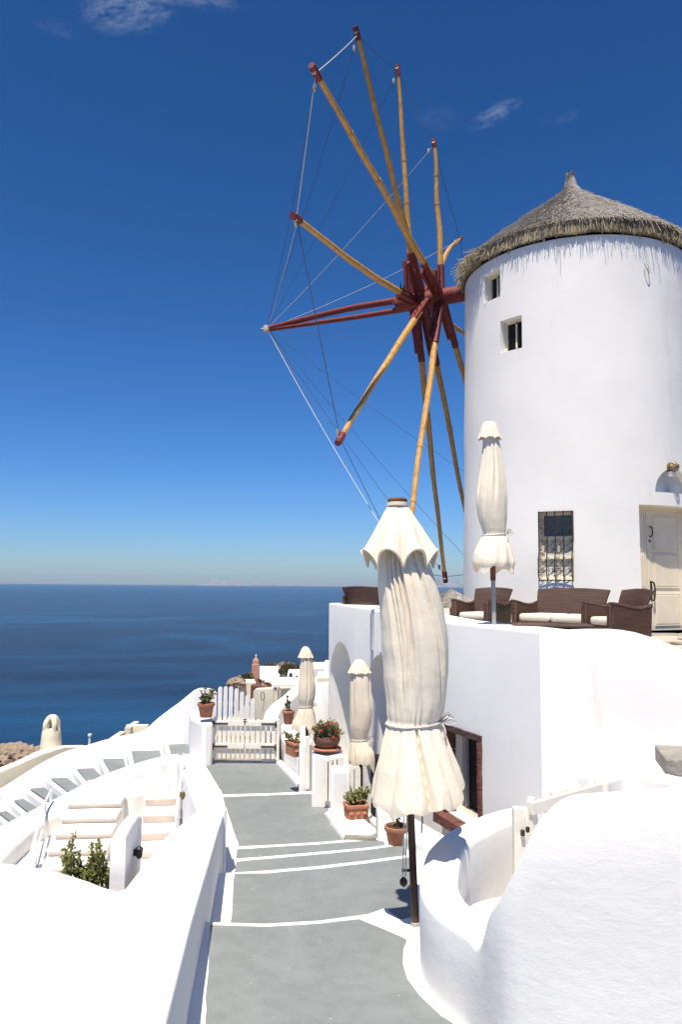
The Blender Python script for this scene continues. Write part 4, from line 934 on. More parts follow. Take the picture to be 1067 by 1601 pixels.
for k in range(12):
    t_ = tip[k]-.02*(tip[k]-root[k]); rope('stay_rope', t_, bow_t, .007 if k in (8, 2) else .0045, 'rope' if k in (2, 8, 3, 10) else 'wire', .10)
    bm = bmesh.new(); s_ = t_.lerp(bow_t, .02); lathe(bm, [(.02, -.05), (.03, 0), (.02, .05)], t_.lerp(bow_t, .03), 6); obj('rope_shackle', bm, 'tip', mill)
# ================================================================== CLOSED PARASOLS
def parasol(label, Y, base_px, top_px, body, cap, hem, m, seed, pole_m='pole_dark', finial=True, base_z=None, folds=1.0, pole_r=.026, tie=None, capN=8, creases=None, cap_ph=None, scal=.35):
    """body: rows (py, left px, right px) down to the hem; cap: rows (py, half width px)"""
    base = at(*base_px, Y); top = at(*top_px, Y); ax = top-base
    if base_z is not None:
        base = base+ax*((base_z-base.z)/ax.z); ax = top-base
    t = thing('closed_parasol', label, 'parasol', base, 'closed canvas parasols')
    def axis(z): return base+ax*((z-base.z)/ax.z)
    # pole
    bm = bmesh.new(); tube(bm, [base, base.lerp(top, .5), top-ax.normalized()*.03], pole_r, 14); obj('pole', bm, pole_m, t)
    rows = []
    for py, l, r in body:
        pl, pr = at(l, py, Y), at(r, py, Y); z = (pl.z+pr.z)/2; rows.append((z, (pr.x-pl.x)/2, (pl.x+pr.x)/2-axis(z).x))
    def samp(z):
        if z >= rows[0][0]: return rows[0][1:]
        for i in range(len(rows)-1):
            if z >= rows[i+1][0]:
                z0, z1 = rows[i][0], rows[i+1][0]; u = (z0-z)/(z0-z1); P = [rows[max(i-1, 0)], rows[i], rows[i+1], rows[min(i+2, len(rows)-1)]]; out = []
                for c in (1, 2):
                    m0 = (P[2][c]-P[0][c])/max(1e-6, P[0][0]-P[2][0])*(z0-z1); m1 = (P[3][c]-P[1][c])/max(1e-6, P[1][0]-P[3][0])*(z0-z1)
                    out.append((2*u**3-3*u*u+1)*P[1][c]+(u**3-2*u*u+u)*m0+(-2*u**3+3*u*u)*P[2][c]+(u**3-u*u)*m1)
                return out
        return rows[-1][1:]
    zt, zb = rows[0][0], rows[-1][0]; Rm = max(r[1] for r in rows)
    ztie = at(tie, tie, Y).z if False else (at(base_px[0], tie, Y).z if tie else zb)
    N, K = 220, 150; rng = random.Random(seed)
    ph = [rng.uniform(0, 6.28) for _ in range(12)]
    bm = bmesh.new(); grid = []
    up_cr = list(creases[0]) if creases else []; lo_cr = list(creases[1]) if creases else []
    nrand = 5 if creases else 9
    for k in range(nrand):
        t0 = 2*pi*(k+rng.uniform(-.3, .3))/nrand
        if creases: t0 = rng.uniform(.2, 2.9)
        up_cr.append((t0, t0+rng.uniform(-.45, .45), rng.uniform(.07, .16), rng.uniform(.10, .24), rng.uniform(.5, 1.0)))
    for k in range(8 if not creases else 5):
        t0 = rng.uniform(0, 2*pi) if not creases else rng.uniform(0, 3.3); lo_cr.append((t0, t0+rng.uniform(-.25, .25), rng.uniform(.08, .2), rng.uniform(.05, .16), 1.0))
    def vee(d, w):
        d = (d+pi) % (2*pi)-pi
        return -math.exp(-abs(d)/w)+.45*math.exp(-((d-1.9*w)/(1.1*w))**2)+.25*math.exp(-((d+1.9*w)/(1.1*w))**2)
    def rad(th, z, u):
        R_, o = samp(z); zt0 = ztie if tie else zb
        v = (zt-z)/(zt-zt0) if z > zt0 else 1+(zt0-z)/max(.01, zt0-zb)
        near = math.exp(-((v-1)/.13)**2); dr = 0.0
        for t0, t1, w, dep, end in up_cr:
            if v < 1.25: dr += dep*vee(th-(t0+(t1-t0)*min(1, v)), w*(.8+.5*v))*max(0, min(1, (end+.12-v)/.3))*(.55+.45*min(1, max(0, 1-v)))
        for t0, t1, w, dep, end in lo_cr:
            if v > .82: q = max(0, v-1); dr += dep*vee(th-(t0+(t1-t0)*q), w*(.6+.6*q))*min(1, (v-.82)/.3)
        f2 = abs(sin(9*th+ph[2]+1.2*sin(3*th)))-.6
        f3 = sin(3*th+ph[4]+2*u)+.6*sin(5*th+ph[5]-u)
        wr = noise.noise(Vector((cos(th)*1.8+seed, sin(th)*1.8, z*2.2/(Rm/.25))))*.8+noise.noise(Vector((cos(th)*5+seed, sin(th)*5, z*6)))*.18
        cr2 = -abs(noise.noise(Vector((cos(th)*3.5+seed+z*2, sin(th)*3.5, z*5+seed))))**.55
        r = R_*(1+folds*(dr+(.03 if creases else .06)*near*f2+.025*f3*min(1, v)+.05*wr*min(1, v*.9)+.028*cr2*min(1, .3+.5*v)+.03))
        return r, o
    for i in range(K+1):
        u = i/K; ring = []
        for k in range(N):
            th = 2*pi*k/N; hz = hem(th); z = zt+(zb+hz-zt)*u
            r, o = rad(th, z, u); a = axis(z)
            ring.append(bm.verts.new((a.x+o+r*cos(th), a.y+r*sin(th)*.92, z)))
        grid.append(ring)
    for q, (rs, dz) in enumerate(((.96, .012*Rm/.2), (.8, .05*Rm/.2), (.45, .10*Rm/.2), (.16, .14*Rm/.2))):
        ring = []
        for k in range(N):
            th = 2*pi*k/N; z = zb+hem(th); r, o = rad(th, z, 1); a = axis(z); ring.append(bm.verts.new((a.x+o*rs+r*rs*cos(th), a.y+r*rs*sin(th)*.92, z+dz+(.0))))
        grid.append(ring)
    for i in range(len(grid)-1):
        for k in range(N): bm.faces.new((grid[i][k], grid[i][(k+1) % N], grid[i+1][(k+1) % N], grid[i+1][k]))
    cn = obj('canopy', bm, m, t, angle=75)
    # tie cord with a bow
    if tie:
        bm = bmesh.new(); pts = []
        for k in range(64):
            th = 2*pi*k/64; z = ztie+.012*sin(th+1)*Rm/.2; r, o = rad(th, z, (zt-z)/(zt-zb)); a = axis(z); pts.append(Vector((a.x+o+(r*1.0+.006)*cos(th), a.y+(r+.006)*sin(th)*.92, z)))
        tube(bm, pts+[pts[0]], .0062*max(1, Rm/.2), 5)
        e = Vector(max(pts, key=lambda p: p.x-p.y*.3)); 
        for dx, dz in ((.07, .03), (.09, .0), (.05, .045)): tube(bm, cr([e, e+Vector((dx*.5, -.03, dz+.02)), e+Vector((dx, -.02, dz)), e+Vector((dx*.5, -.03, dz-.02)), e], 3), .005, 4)
        tube(bm, cr([e, e+Vector((.02, -.04, -.06)), e+Vector((.01, -.03, -.12)), e+Vector((.03, -.04, -.17))], 4), .006, 4)
        obj('tie_cord', bm, 'rope', cn)
    # cap valance: flared, with arched scallops
    bm = bmesh.new(); g = []; cr_rows = []
    for py, hw in cap: z = at(top_px[0], py, Y).z; cr_rows.append((z, hw*Y/F))
    H_ = cr_rows[0][0]-cr_rows[-1][0]; nC = 26
    for i in range(nC+1):
        u = i/nC; z = cr_rows[0][0]-H_*u
        for (z0, r0), (z1, r1) in zip(cr_rows, cr_rows[1:]):
            if z >= z1-1e-6: R_ = r0+(r1-r0)*(z0-z)/(z0-z1); break
        ring = []
        for k in range(N):
            th = 2*pi*k/N; s = abs(sin(capN/2*th+(ph[6] if cap_ph is None else cap_ph)))           # 1 mid-panel, 0 on the ribs
            r = R_*(1+((.10+.10*scal)*s**.7-.07-.07*scal)*u**.8*folds+.03*noise.noise(Vector((cos(th)*3, sin(th)*3, u*3+seed))))
            dz = (.40*s**.5-.26)*scal*H_*u**2.2
            a = axis(z+dz); ring.append(bm.verts.new((a.x+r*cos(th), a.y+r*.84*sin(th), z+dz)))
        g.append(ring)
    edge = [v.co.copy() for v in g[-1]]
    for i in range(nC):
        for k in range(N): bm.faces.new((g[i][k], g[i][(k+1) % N], g[i+1][(k+1) % N], g[i+1][k]))
    bm.faces.new(g[0])
    cp = obj('cap', bm, m, t, angle=80); md = cp.modifiers.new('thick', 'SOLIDIFY'); md.thickness = .006; md.offset = -1
    bm = bmesh.new(); tube(bm, edge+[edge[0]], .0085*max(.6, Rm/.3), 6); obj('piping', bm, m, cp)
    if finial:
        fz = top; bm = bmesh.new(); lathe(bm, [(.05, -.035), (.064, -.03), (.066, -.01), (.055, .0), (.03, .004)], fz, 20); obj('finial', bm, 'wood_cap', t)
        bm = bmesh.new(); lathe(bm, [(.060, -.055), (.074, -.05), (.074, -.032), (.06, -.028)], fz, 20); obj('collar', bm, m, t)
    return t, axis
M['wood_cap'] = mat('brown_wood_cap', (.17, .075, .035), .6, .25, 12, .3, 40)
def hem_big(th):                       # right-hand side of the hem is hitched up, the left hangs in a flat flap
    return .15*max(0, cos(th-.05))**2+.022*sin(4*th+1)+.012*sin(9*th)+.02*max(0, -cos(th))+.03*max(0, -sin(th))**2+.03*noise.noise(Vector((cos(th)*4, sin(th)*4, 2)))
BY = hit(650, 1447, -2.145).y
bigp, bigaxis = parasol('big cream parasol tied shut beside the path, nearest the viewer', BY, (650, 1446), (622, 779),
    [(846, 603, 660), (880, 595, 671), (915, 594, 683), (950, 597, 692), (1000, 600, 700), (1040, 603, 701), (1065, 604, 699), (1100, 607, 696), (1118, 608, 692), (1128, 609, 689), (1140, 606, 694), (1160, 601, 702), (1190, 594, 714), (1215, 589, 723), (1238, 585, 729), (1252, 583, 730), (1264, 583, 727)],
    [(788, 13), (800, 22), (830, 38), (858, 51), (872, 58)], hem_big, 'canvas', 3, tie=1128, finial=True, pole_r=.024, cap_ph=3.07, scal=1,
    creases=([(-2.43, -2.1, .07, .20, .85), (-2.25, -1.98, .06, .22, .7), (-2.05, -1.88, .06, .22, .9), (-1.86, -1.75, .07, .24, .95), (-1.27, -.55, .07, .17, .85), (-1.5, -1.45, .05, .08, .45)],
             [(-1.62, -1.42, .08, .20, 1), (-2.2, -2.35, .14, .07, 1), (-1.05, -.85, .15, .09, 1), (-.45, -.2, .12, .10, 1)]))
bm = bmesh.new(); p0 = bigaxis(at(640, 1268, BY).z)+Vector((-.045, -.05, 0)); 
for dx in (0, .018): tube(bm, [p0+Vector((dx, 0, .05)), p0+Vector((dx-.005, -.005, -.2)), p0+Vector((dx-.01, 0, -.39))], .0045, 5)
obj('pulley_cord', bm, 'rope', bigp); bm = bmesh.new(); lathe(bm, [(.008, -.03), (.024, -.012), (.024, .012), (.008, .03)], p0+Vector((-.005, 0, -.42)), 10); box(bm, p0+Vector((.03, .03, -.36)), (.09, .012, .015)); obj('pulley', bm, 'iron', bigp)
bm = bmesh.new(); p1 = bigaxis(at(660, 1275, BY).z)+Vector((.065, -.06, 0)); tube(bm, [p1+Vector((0, 0, .08)), p1+Vector((.003, 0, -.02)), p1+Vector((-.004, 0, -.09))], .005, 5); obj('dangling_strap', bm, 'iron', bigp)
bm = bmesh.new(); lathe(bm, [(.028, .0), (.028, .018), (.024, .022)], bigaxis(-2.143), 14); obj('pole_sleeve', bm, 'pole_grey', bigp)
hem_s = lambda a, b, c: (lambda th: a*sin(4*th+b)+a*.7*sin(7*th+c))
parasol('beige parasol tied shut in the middle of the row, beside the box planter', 11.5, (566, 1290), (562, 1031),
    [(1046, 551, 574), (1060, 549, 579), (1085, 548, 581), (1110, 548, 583), (1135, 548, 580), (1150, 550, 576), (1156, 551, 575), (1162, 549, 578), (1175, 547, 585), (1186, 546, 587), (1196, 547, 587)],
    [(1031, 4), (1035, 9), (1044, 14), (1052, 17.5)], hem_s(.06, 1, 2), 'canvas2', 11, finial=False, base_z=-4.2, tie=1156, folds=.9)
parasol('beige parasol tied shut farthest down the path, beside the gate', 14.0, (481, 1215), (478, 1012),
    [(1024, 471, 487), (1036, 470, 489), (1055, 469, 491), (1075, 467, 493), (1092, 467, 492), (1104, 469, 489), (1108, 468, 490), (1115, 465, 492), (1125, 461, 494), (1131, 458, 495), (1137, 457, 497)],
    [(1011, 3), (1015, 6.5), (1022, 9.5), (1028, 11.5)], hem_s(.06, 2, 0), 'canvas2', 19, finial=False, base_z=-3.4, tie=1104, folds=.9)
ump, umax = parasol('cream parasol tied shut on the upper terrace in front of the windmill', 10.0, (774, 1003), (766, 660),
    [(680, 757, 778), (700, 756, 783), (730, 753, 788), (760, 748, 792), (785, 746, 793), (810, 749, 792), (826, 754, 791), (836, 757, 790), (842, 753, 793), (855, 746, 798), (868, 741, 801), (880, 739, 803), (889, 741, 801)],
    [(660, 7), (663, 11), (674, 15), (686, 18.5)], hem_s(.05, .5, 1.5), 'canvas', 27, finial=False, base_z=TF, tie=836, folds=.9, pole_m='pole_grey', pole_r=.028)
bm = bmesh.new(); zc = at(771, 893, 10).z; lathe(bm, [(.036, -.12), (.036, .1)], umax(zc), 12); obj('hub_sleeve', bm, 'wood_cap', ump)
# ================================================================== WICKER FURNITURE on the terrace
def grid_sheet(bm, f, nu, nv, thick):
    """closed panel following f(u,v)->(pos, normal)"""
    A, B = [], []
    for j in range(nv+1):
        ra, rb = [], []
        for i in range(nu+1):
            p, n = f(i/nu, j/nv); ra.append(bm.verts.new(p+n*thick/2)); rb.append(bm.verts.new(p-n*thick/2))
        A.append(ra); B.append(rb)
    for j in range(nv):
        for i in range(nu):
            bm.faces.new((A[j][i], A[j][i+1], A[j+1][i+1], A[j+1][i])); bm.faces.new((B[j][i], B[j+1][i], B[j+1][i+1], B[j][i+1]))
    for i in range(nu): bm.faces.new((A[0][i], B[0][i], B[0][i+1], A[0][i+1])); bm.faces.new((A[nv][i], A[nv][i+1], B[nv][i+1], B[nv][i]))
    for j in range(nv): bm.faces.new((A[j][0], A[j+1][0], B[j+1][0], B[j][0])); bm.faces.new((A[j][nu], B[j][nu], B[j+1][nu], A[j+1][nu]))
def wicker_seat(name, label, cat, loc, phi, wid, dep=.72, cushion=True):
    """faces -y in its own space, turned by phi (positive turns it towards the viewer's left)"""
    root_ = thing(name, label, cat, (0, 0, 0), 'wicker terrace furniture'); hw = wid/2
    bm = bmesh.new()
    def back(u, v): 
        x = (u-.5)*(wid*.92+.16*v); z = .22+v*(.48+.025*cos((u-.5)*pi)); y = dep*.36+.14*v*v+.05*((u-.5)*2)**2*-1; return Vector((x, y, z)), Vector((0, -1, .25)).normalized()
    grid_sheet(bm, back, 12, 8, .045); obj('backrest', bm, 'wicker', root_, bevel=.012)
    for s in (-1, 1):
        bm = bmesh.new()
        def arm(u, v): # u: 0 front .. 1 back
            zt = .515-.02*u-.09*sin(pi*min(1, u*1.05))*u; return Vector((s*(hw+.05*v*(1-.3*u)), -dep*.5+dep*.95*u, .04+v*(zt-.04))), Vector((s, 0, .08)).normalized()
        grid_sheet(bm, arm, 10, 6, .05); ar = obj('armrest', bm, 'wicker', root_, bevel=.012)
        bm = bmesh.new(); tube(bm, [arm(u/10, 1)[0] for u in range(11)], .03, 8); obj('arm_roll', bm, 'wicker', ar)
        bm = bmesh.new(); box(bm, (s*(hw+.0), -dep*.5-.01, .255), (.085, .045, .49)); obj('front_post', bm, 'wicker', ar, bevel=.012)
    bm = bmesh.new(); box(bm, (0, -.02, .13), (wid-.06, dep-.1, .18)); obj('seat_base', bm, 'wicker', root_, bevel=.01)
    if cushion:
        n = 2 if wid > 1 else 1
        for i in range(n):
            bm = bmesh.new(); w = (wid-.08)/n; box(bm, (-(wid-.08)/2+w*(i+.5), -.04, .275), (w-.01, dep-.12, .115)); c_ = obj('cushion', bm, 'cushion', root_, bevel=.045, bseg=4)
    for sx in (-1, 1):
        for sy in (-1, 1):
            bm = bmesh.new(); box(bm, (sx*(hw-.05), sy*(dep*.4), .02), (.05, .05, .04)); obj('foot', bm, 'wicker', root_, smooth=False)
    root_.location = loc; root_.rotation_euler = (0, 0, -phi); return root_
wicker_seat('wicker_armchair', 'brown wicker armchair left of the terrace parasol pole, facing left', 'chair', (2.28, 12.35, TF), R(42), .58)
wicker_seat('wicker_sofa', 'brown two seat wicker sofa below the grilled mill window', 'sofa', (3.36, 11.72, TF), R(45), 1.15, .78)
wicker_seat('wicker_armchair', 'brown wicker armchair nearest the mill door, seen from its side', 'chair', (3.86, 10.72, TF), R(74), .56, .66)
wicker_seat('wicker_armchair', 'brown wicker armchair behind the head of the big parasol, beside a succulent', 'chair', (.60, 16.2, TF), R(-150), .8, .72)
t = thing('low_table', 'low dark wicker table at the foot of the terrace parasol pole', 'table', (2.72, 9.98, TF))
bm = bmesh.new(); box(bm, (2.72, 9.98, TF+.25), (1.0, .6, .03), Matrix.Rotation(R(-8), 3, 'Z')); obj('tabletop', bm, 'wicker', t, bevel=.01)
bm = bmesh.new(); box(bm, (2.72, 9.98, TF+.12), (.85, .45, .22), Matrix.Rotation(R(-8), 3, 'Z')); obj('table_base', bm, 'wicker', t, bevel=.01)
# straw beach parasol and white parapet behind the mill terrace
p = at(706, 921, 14.2); t = thing('straw_parasol', 'grey straw parasol roof behind the armchair, at the mill edge', 'parasol', (p.x, 14.2, TF))
bm = bmesh.new(); lathe(bm, [(.02, .0), (.05, -.03), (.30, -.17), (.52, -.30), (.50, -.33), (.04, -.20)], p, 24); obj('thatch', bm, 'thatch', t)
bm = bmesh.new(); random.seed(3)
for i in range(900):
    a = random.uniform(0, 2*pi); s = sqrt(random.random()); r = .5*s; q = p+Vector((r*cos(a), r*sin(a), -.29*s+.01)); d_ = Vector((cos(a), sin(a), -.62)).normalized(); tube(bm, [q, q+(d_+rv()*.1)*.11], .006, 3)
o = obj('straw_layer', bm, 'straw', t, smooth=False); o['kind'] = 'stuff'
bm = bmesh.new(); tube(bm, [p-Vector((0, 0, .05)), p-Vector((0, 0, 1.4))], .03, 8); obj('pole', bm, 'wood', t)
block('parapet', 'white terrace parapet behind the left armchair below the straw parasol', 1.6, 15.6, 2.9, 15.85, at(694, 945, 15.7).z, -1.2, 'wall')
# ================================================================== POTTED PLANTS
def round_pot(t, c, r, h, m='terra'):
    bm = bmesh.new(); lathe(bm, [(r*.66, 0), (r*.70, .01), (r*.9, h*.78), (r*.92, h*.80), (r*1.0, h*.80), (r*1.02, h*.84), (r*1.02, h*.98), (r*.98, h), (r*.9, h), (r*.86, h*.88)], c, 28); obj('pot', bm, m, t, angle=50)
    bm = bmesh.new(); lathe(bm, [(r*.85, h*.84), (r*.87, h*.9), (r*.1, h*.93)], c, 16); obj('soil', bm, 'soil', t)
def succ(t, c, n, spread, hmin, hmax, leaves_per, L, Wd, m1='leaf', m2='leaf_y'):
    bs, b1, b2 = bmesh.new(), bmesh.new(), bmesh.new()
    for i in range(n):
        a = random.uniform(0, 6.28); k = random.random()**.6; tip_ = c+Vector((cos(a)*spread*k, sin(a)*spread*k, random.uniform(hmin, hmax))); bas = c+Vector((cos(a)*spread*.35*k, sin(a)*spread*.35*k, 0))
        sp_ = cr([bas, bas.lerp(tip_, .5)+rv()*.02, tip_], 4); tube(bs, sp_, .005, 5)
        bb = b1 if random.random() < .6 else b2
        for j in range(leaves_per):
            u = .35+.65*random.random(); q = sp_[min(len(sp_)-1, int(u*len(sp_)))]; leaf(bb, q, rv()+Vector((0, 0, .5)), rv(), L*random.uniform(.6, 1.2), Wd*random.uniform(.8, 1.2))
        for j in range(8): a2 = j*pi/4; leaf(bb, tip_, Vector((cos(a2), sin(a2), .5)), Vector((0, 0, 1)), L, Wd*1.2)
    obj('stem', bs, 'stem', t); f = obj('foliage', b1, m1, t); f['kind'] = 'stuff'; f = obj('foliage', b2, m2, t); f['kind'] = 'stuff'
def flowers(t, pts, s=.02, m='flower'):
    for p in pts:
        bm = bmesh.new()
        for j in range(6): a = j*pi/3; leaf(bm, Vector(p), Vector((cos(a), sin(a)-.4, .4)), Vector((0, 0, 1)), s, s*.8)
        obj('flower', bm, m, t)
random.seed(41)
c = hit(327, 1123, at(320, 1124, 15.4).z); c = Vector((c.x, 15.1, at(327, 1121, 15.1).z)); t = thing('potted_plant', 'terracotta pot of succulents on the gate pillar', 'plant', c, 'potted plants')
round_pot(t, c, .165, .27); succ(t, c+Vector((0, 0, .24)), 16, .17, .08, .30, 10, .07, .03); flowers(t, [c+Vector((.17, -.05, .45)), c+Vector((.2, -.02, .42)), c+Vector((-.02, -.1, .42))], .04)
c = at(451, 1132, 14.6); t = thing('potted_plant', 'small terracotta pot with a thin plant on the white wall beside the gate', 'plant', c, 'potted plants')
round_pot(t, c, .115, .25); succ(t, c+Vector((0, 0, .22)), 5, .06, .12, .30, 14, .05, .03, 'leaf', 'leaf')
c = at(511, 1172, 11.2); t = thing('potted_plant', 'wide brown bowl of bushy red flowers on the thick white pillar', 'plant', c, 'potted plants')
bm = bmesh.new(); lathe(bm, [(.20, .0), (.215, .02), (.20, .035)], c, 28); obj('saucer', bm, 'terra', t)
bm = bmesh.new(); lathe(bm, [(.11, .03), (.165, .07), (.195, .14), (.19, .20), (.18, .20), (.15, .17)], c, 28); obj('pot', bm, 'terra2', t)
bm = bmesh.new(); lathe(bm, [(.17, .17), (.17, .18), (.02, .22)], c, 16); obj('soil', bm, 'soil', t)
bm = bmesh.new(); bush(bm, c+Vector((0, 0, .24)), (.235, .23, .17), 1500, .045, .018, .35); f = obj('foliage', bm, 'leaf_o', t); f['kind'] = 'stuff'
bm = bmesh.new(); bush(bm, c+Vector((0, 0, .25)), (.235, .23, .18), 420, .045, .02, .7); f = obj('foliage', bm, 'leaf_y', t); f['kind'] = 'stuff'
flowers(t, [c+Vector((x, -.19+.1*abs(x), z)) for x, z in ((-.09, .28), (.10, .19), (.16, .27), (.13, .38), (-.02, .36), (.06, .40), (-.17, .33))], .042)
def box_pot(label, c, w, d, h, phi, n, sp, hm, Lf, m='terra2'):
    t = thing('planter_box', label, 'planter', c, 'potted plants'); mz = Matrix.Rotation(phi, 3, 'Z'); c = Vector(c)
    bm = bmesh.new(); 
    for dx, dy, sx, sy in ((0, -d/2, w, .03), (0, d/2, w, .03), (-w/2, 0, .03, d-.03), (w/2, 0, .03, d-.03)): box(bm, c+mz @ Vector((dx, dy, h/2)), (sx, sy, h), mz)
    box(bm, c+Vector((0, 0, .015)), (w-.03, d-.03, .03), mz); obj('box', bm, m, t, smooth=False, bevel=.006)
    for dx, dy, sx, sy in ((0, -d/2-.005, w+.04, .045), (0, d/2+.005, w+.04, .045), (-w/2-.005, 0, .045, d-.04), (w/2+.005, 0, .045, d-.04)):
        bm = bmesh.new(); box(bm, c+mz @ Vector((dx, dy, h-.012)), (sx, sy, .04), mz); obj('rim', bm, m, t, smooth=False, bevel=.008)
    for k in range(3):
        bm = bmesh.new(); cc = c+mz @ Vector((-w/3+w/3*k, -d/2-.016, h*.45)); lathe(bm, [(.004, -.02), (.03, -.005), (.03, .005), (.004, .02)], cc, 8); obj('rosette', bm, m, t)
    bm = bmesh.new(); box(bm, c+Vector((0, 0, h-.05)), (w-.04, d-.04, .03), mz); obj('soil', bm, 'soil', t, smooth=False)
    for k in range(n):
        cc = c+mz @ Vector((random.uniform(-.4, .4)*w, random.uniform(-.3, .3)*d, h-.03)); 
        bs, b1 = bmesh.new(), bmesh.new(); tp = cc+Vector((random.uniform(-sp, sp), random.uniform(-sp, sp)*.5, random.uniform(.3, 1)*hm)); tube(bs, cr([cc, cc.lerp(tp, .5)+rv()*.02, tp], 3), .007, 5); obj('stem', bs, 'stem', t)
        for j in range(26): leaf(b1, cc.lerp(tp, random.uniform(.45, 1))+rv()*.025, rv()+Vector((0, 0, .5)), rv(), Lf*random.uniform(.6, 1.1), Lf*.5)
        f = obj('foliage', b1, random.choice(['leaf_y', 'leaf_y', 'leaf']), t); f['kind'] = 'stuff'
    return t
box_pot('terracotta box planter of pale succulents on the low ledge', hit(557, 1277, za1), .24, .20, .155, R(12), 9, .12, .26, .06, 'terra')
box_pot('small terracotta box planter beside the slim white pillar', at(461, 1180, 12.6), .16, .34, .20, R(28), 6, .10, .24, .05, 'terra')
c = hit(622, 1324, -2.52); t = thing('potted_plant', 'round terracotta pot standing at the edge of the steps behind the parasol pole', 'plant', c, 'potted plants')
round_pot(t, c+Vector((0, 0, .0)), .125, .20); succ(t, c+Vector((0, 0, .19)), 6, .10, .08, .24, 9, .045, .024)
c = at(545, 946, 16.6); t = thing('potted_plant', 'pale green succulent standing on the upper terrace corner', 'plant', c, 'potted plants')
round_pot(t, c-Vector((0, 0, .16)), .10, .16); bm = bmesh.new()
for i in range(70): leaf(bm, c+Vector((random.uniform(-.04, .04), random.uniform(-.04, .04), random.uniform(0, .14))), Vector((random.gauss(0, .7), random.gauss(0, .7), random.uniform(.1, 1))), rv(), random.uniform(.12, .2), .05)
f = obj('foliage', bm, 'leaf_y', t); f['kind'] = 'stuff'
# ================================================================== LEFT BACKGROUND: chimney, cream wall, rocks
p = at(78, 1196, 20.5); t = thing('chimney', 'cream tapered chimney with arched openings at the top, in front of the sea', 'chimney', p)
k = 20.5/F; bm = bmesh.new(); lathe(bm, [(20*k, -1.2), (17.6*k, -.05), (16.5*k, .25), (14.5*k, .72), (13.4*k, .88), (12.2*k, .93), (2*k, .94)], p, 36); obj('shaft', bm, 'cream_wall', t, angle=50)
for i in range(4):
    a = pi/4+i*pi/2; bm = bmesh.new(); q = p+Vector((cos(a)*9.5*k, sin(a)*9.5*k, 0)); tube(bm, cr([q+Vector((0, 0, .90)), q+Vector((0, 0, 1.06)), p+Vector((cos(a)*5*k, sin(a)*5*k, 1.19)), p+Vector((0, 0, 1.225))], 4), .072, 8); obj('arch_rib', bm, 'cream_wall', t)
bm = bmesh.new(); lathe(bm, [(4*k, 1.17), (5.5*k, 1.2), (4*k, 1.25), (1*k, 1.27)], p, 16); obj('cap', bm, 'cream_wall', t)
bm = bmesh.new(); lathe(bm, [(.012, 1.26), (.03, 1.29), (.012, 1.33)], p, 8); obj('knob', bm, 'iron', t)
bm = bmesh.new(); sweep_wall(bm, [at(-60, 1232, 18.6), at(0, 1206, 19.2), at(30, 1194, 19.4), at(64, 1179, 19.8), at(100, 1168, 20.3), at(140, 1167, 21)], -7, .35, side=1, r=.03)
tag(obj('wall', bm, 'cream_wall', angle=60), 'cream yellow wall running up to the chimney', 'wall')
bm = bmesh.new(); p = at(140, 1156, 19.5); tube(bm, [p+Vector((0, 0, .10)), p-Vector((0, 0, .6))], .03, 8); lathe(bm, [(.05, 0), (.05, .05)], p+Vector((0, 0, .08)), 8); tag(obj('vent_pipe', bm, 'white2'), 'thin white vent pipe above the parapet in front of the sea', 'pipe')
t = thing('rooftop_box', 'small cream roof enclosure with an open front, above the white parapet', 'wall', at(200, 1150, 21))
for (a, b, c_) in (((180, 1154), (197, 1135), 20), ((197, 1134), (231, 1134), 21.2), ((204, 1137), (204, 1150), 21)):
    pa_, pb_ = at(*a, c_), at(*b, c_+ (1.0 if a[0] == 180 else 0)); bm = bmesh.new(); sweep_wall(bm, [pa_, pb_+Vector((.001, 0, 0))] if abs(pa_.x-pb_.x) > .05 else [pa_, pa_+Vector((.0, .9, 0))], -5.5, .16, side=1, r=.02, jit=.005); obj('wall_side', bm, 'cream_wall', t)
random.seed(9)
def boulder(name, label, c, s, m='rock', sub=4, cat='rock'):
    bm = bmesh.new(); bmesh.ops.create_icosphere(bm, subdivisions=sub, radius=1)
    for v in bm.verts:
        n_ = v.co.normalized(); d_ = 1+.32*noise.noise(n_*1.6+Vector(c))+.20*noise.noise(n_*4+Vector(c))+.12*noise.noise(n_*9+Vector(c))-.12*abs(noise.noise(n_*14+Vector(c)))
        v.co = Vector((n_.x*s[0]*d_, n_.y*s[1]*d_, n_.z*s[2]*d_))+Vector(c)
    return tag(obj(name, bm, m, angle=35), label, cat)
boulder('rock', 'large brown rock outcrop at the left edge behind the cream wall', at(22, 1196, 24), (.95, 1.0, .62), sub=5)
boulder('rock', 'small brown rock just left of the chimney', at(52, 1183, 23.5), (.35, .5, .22))
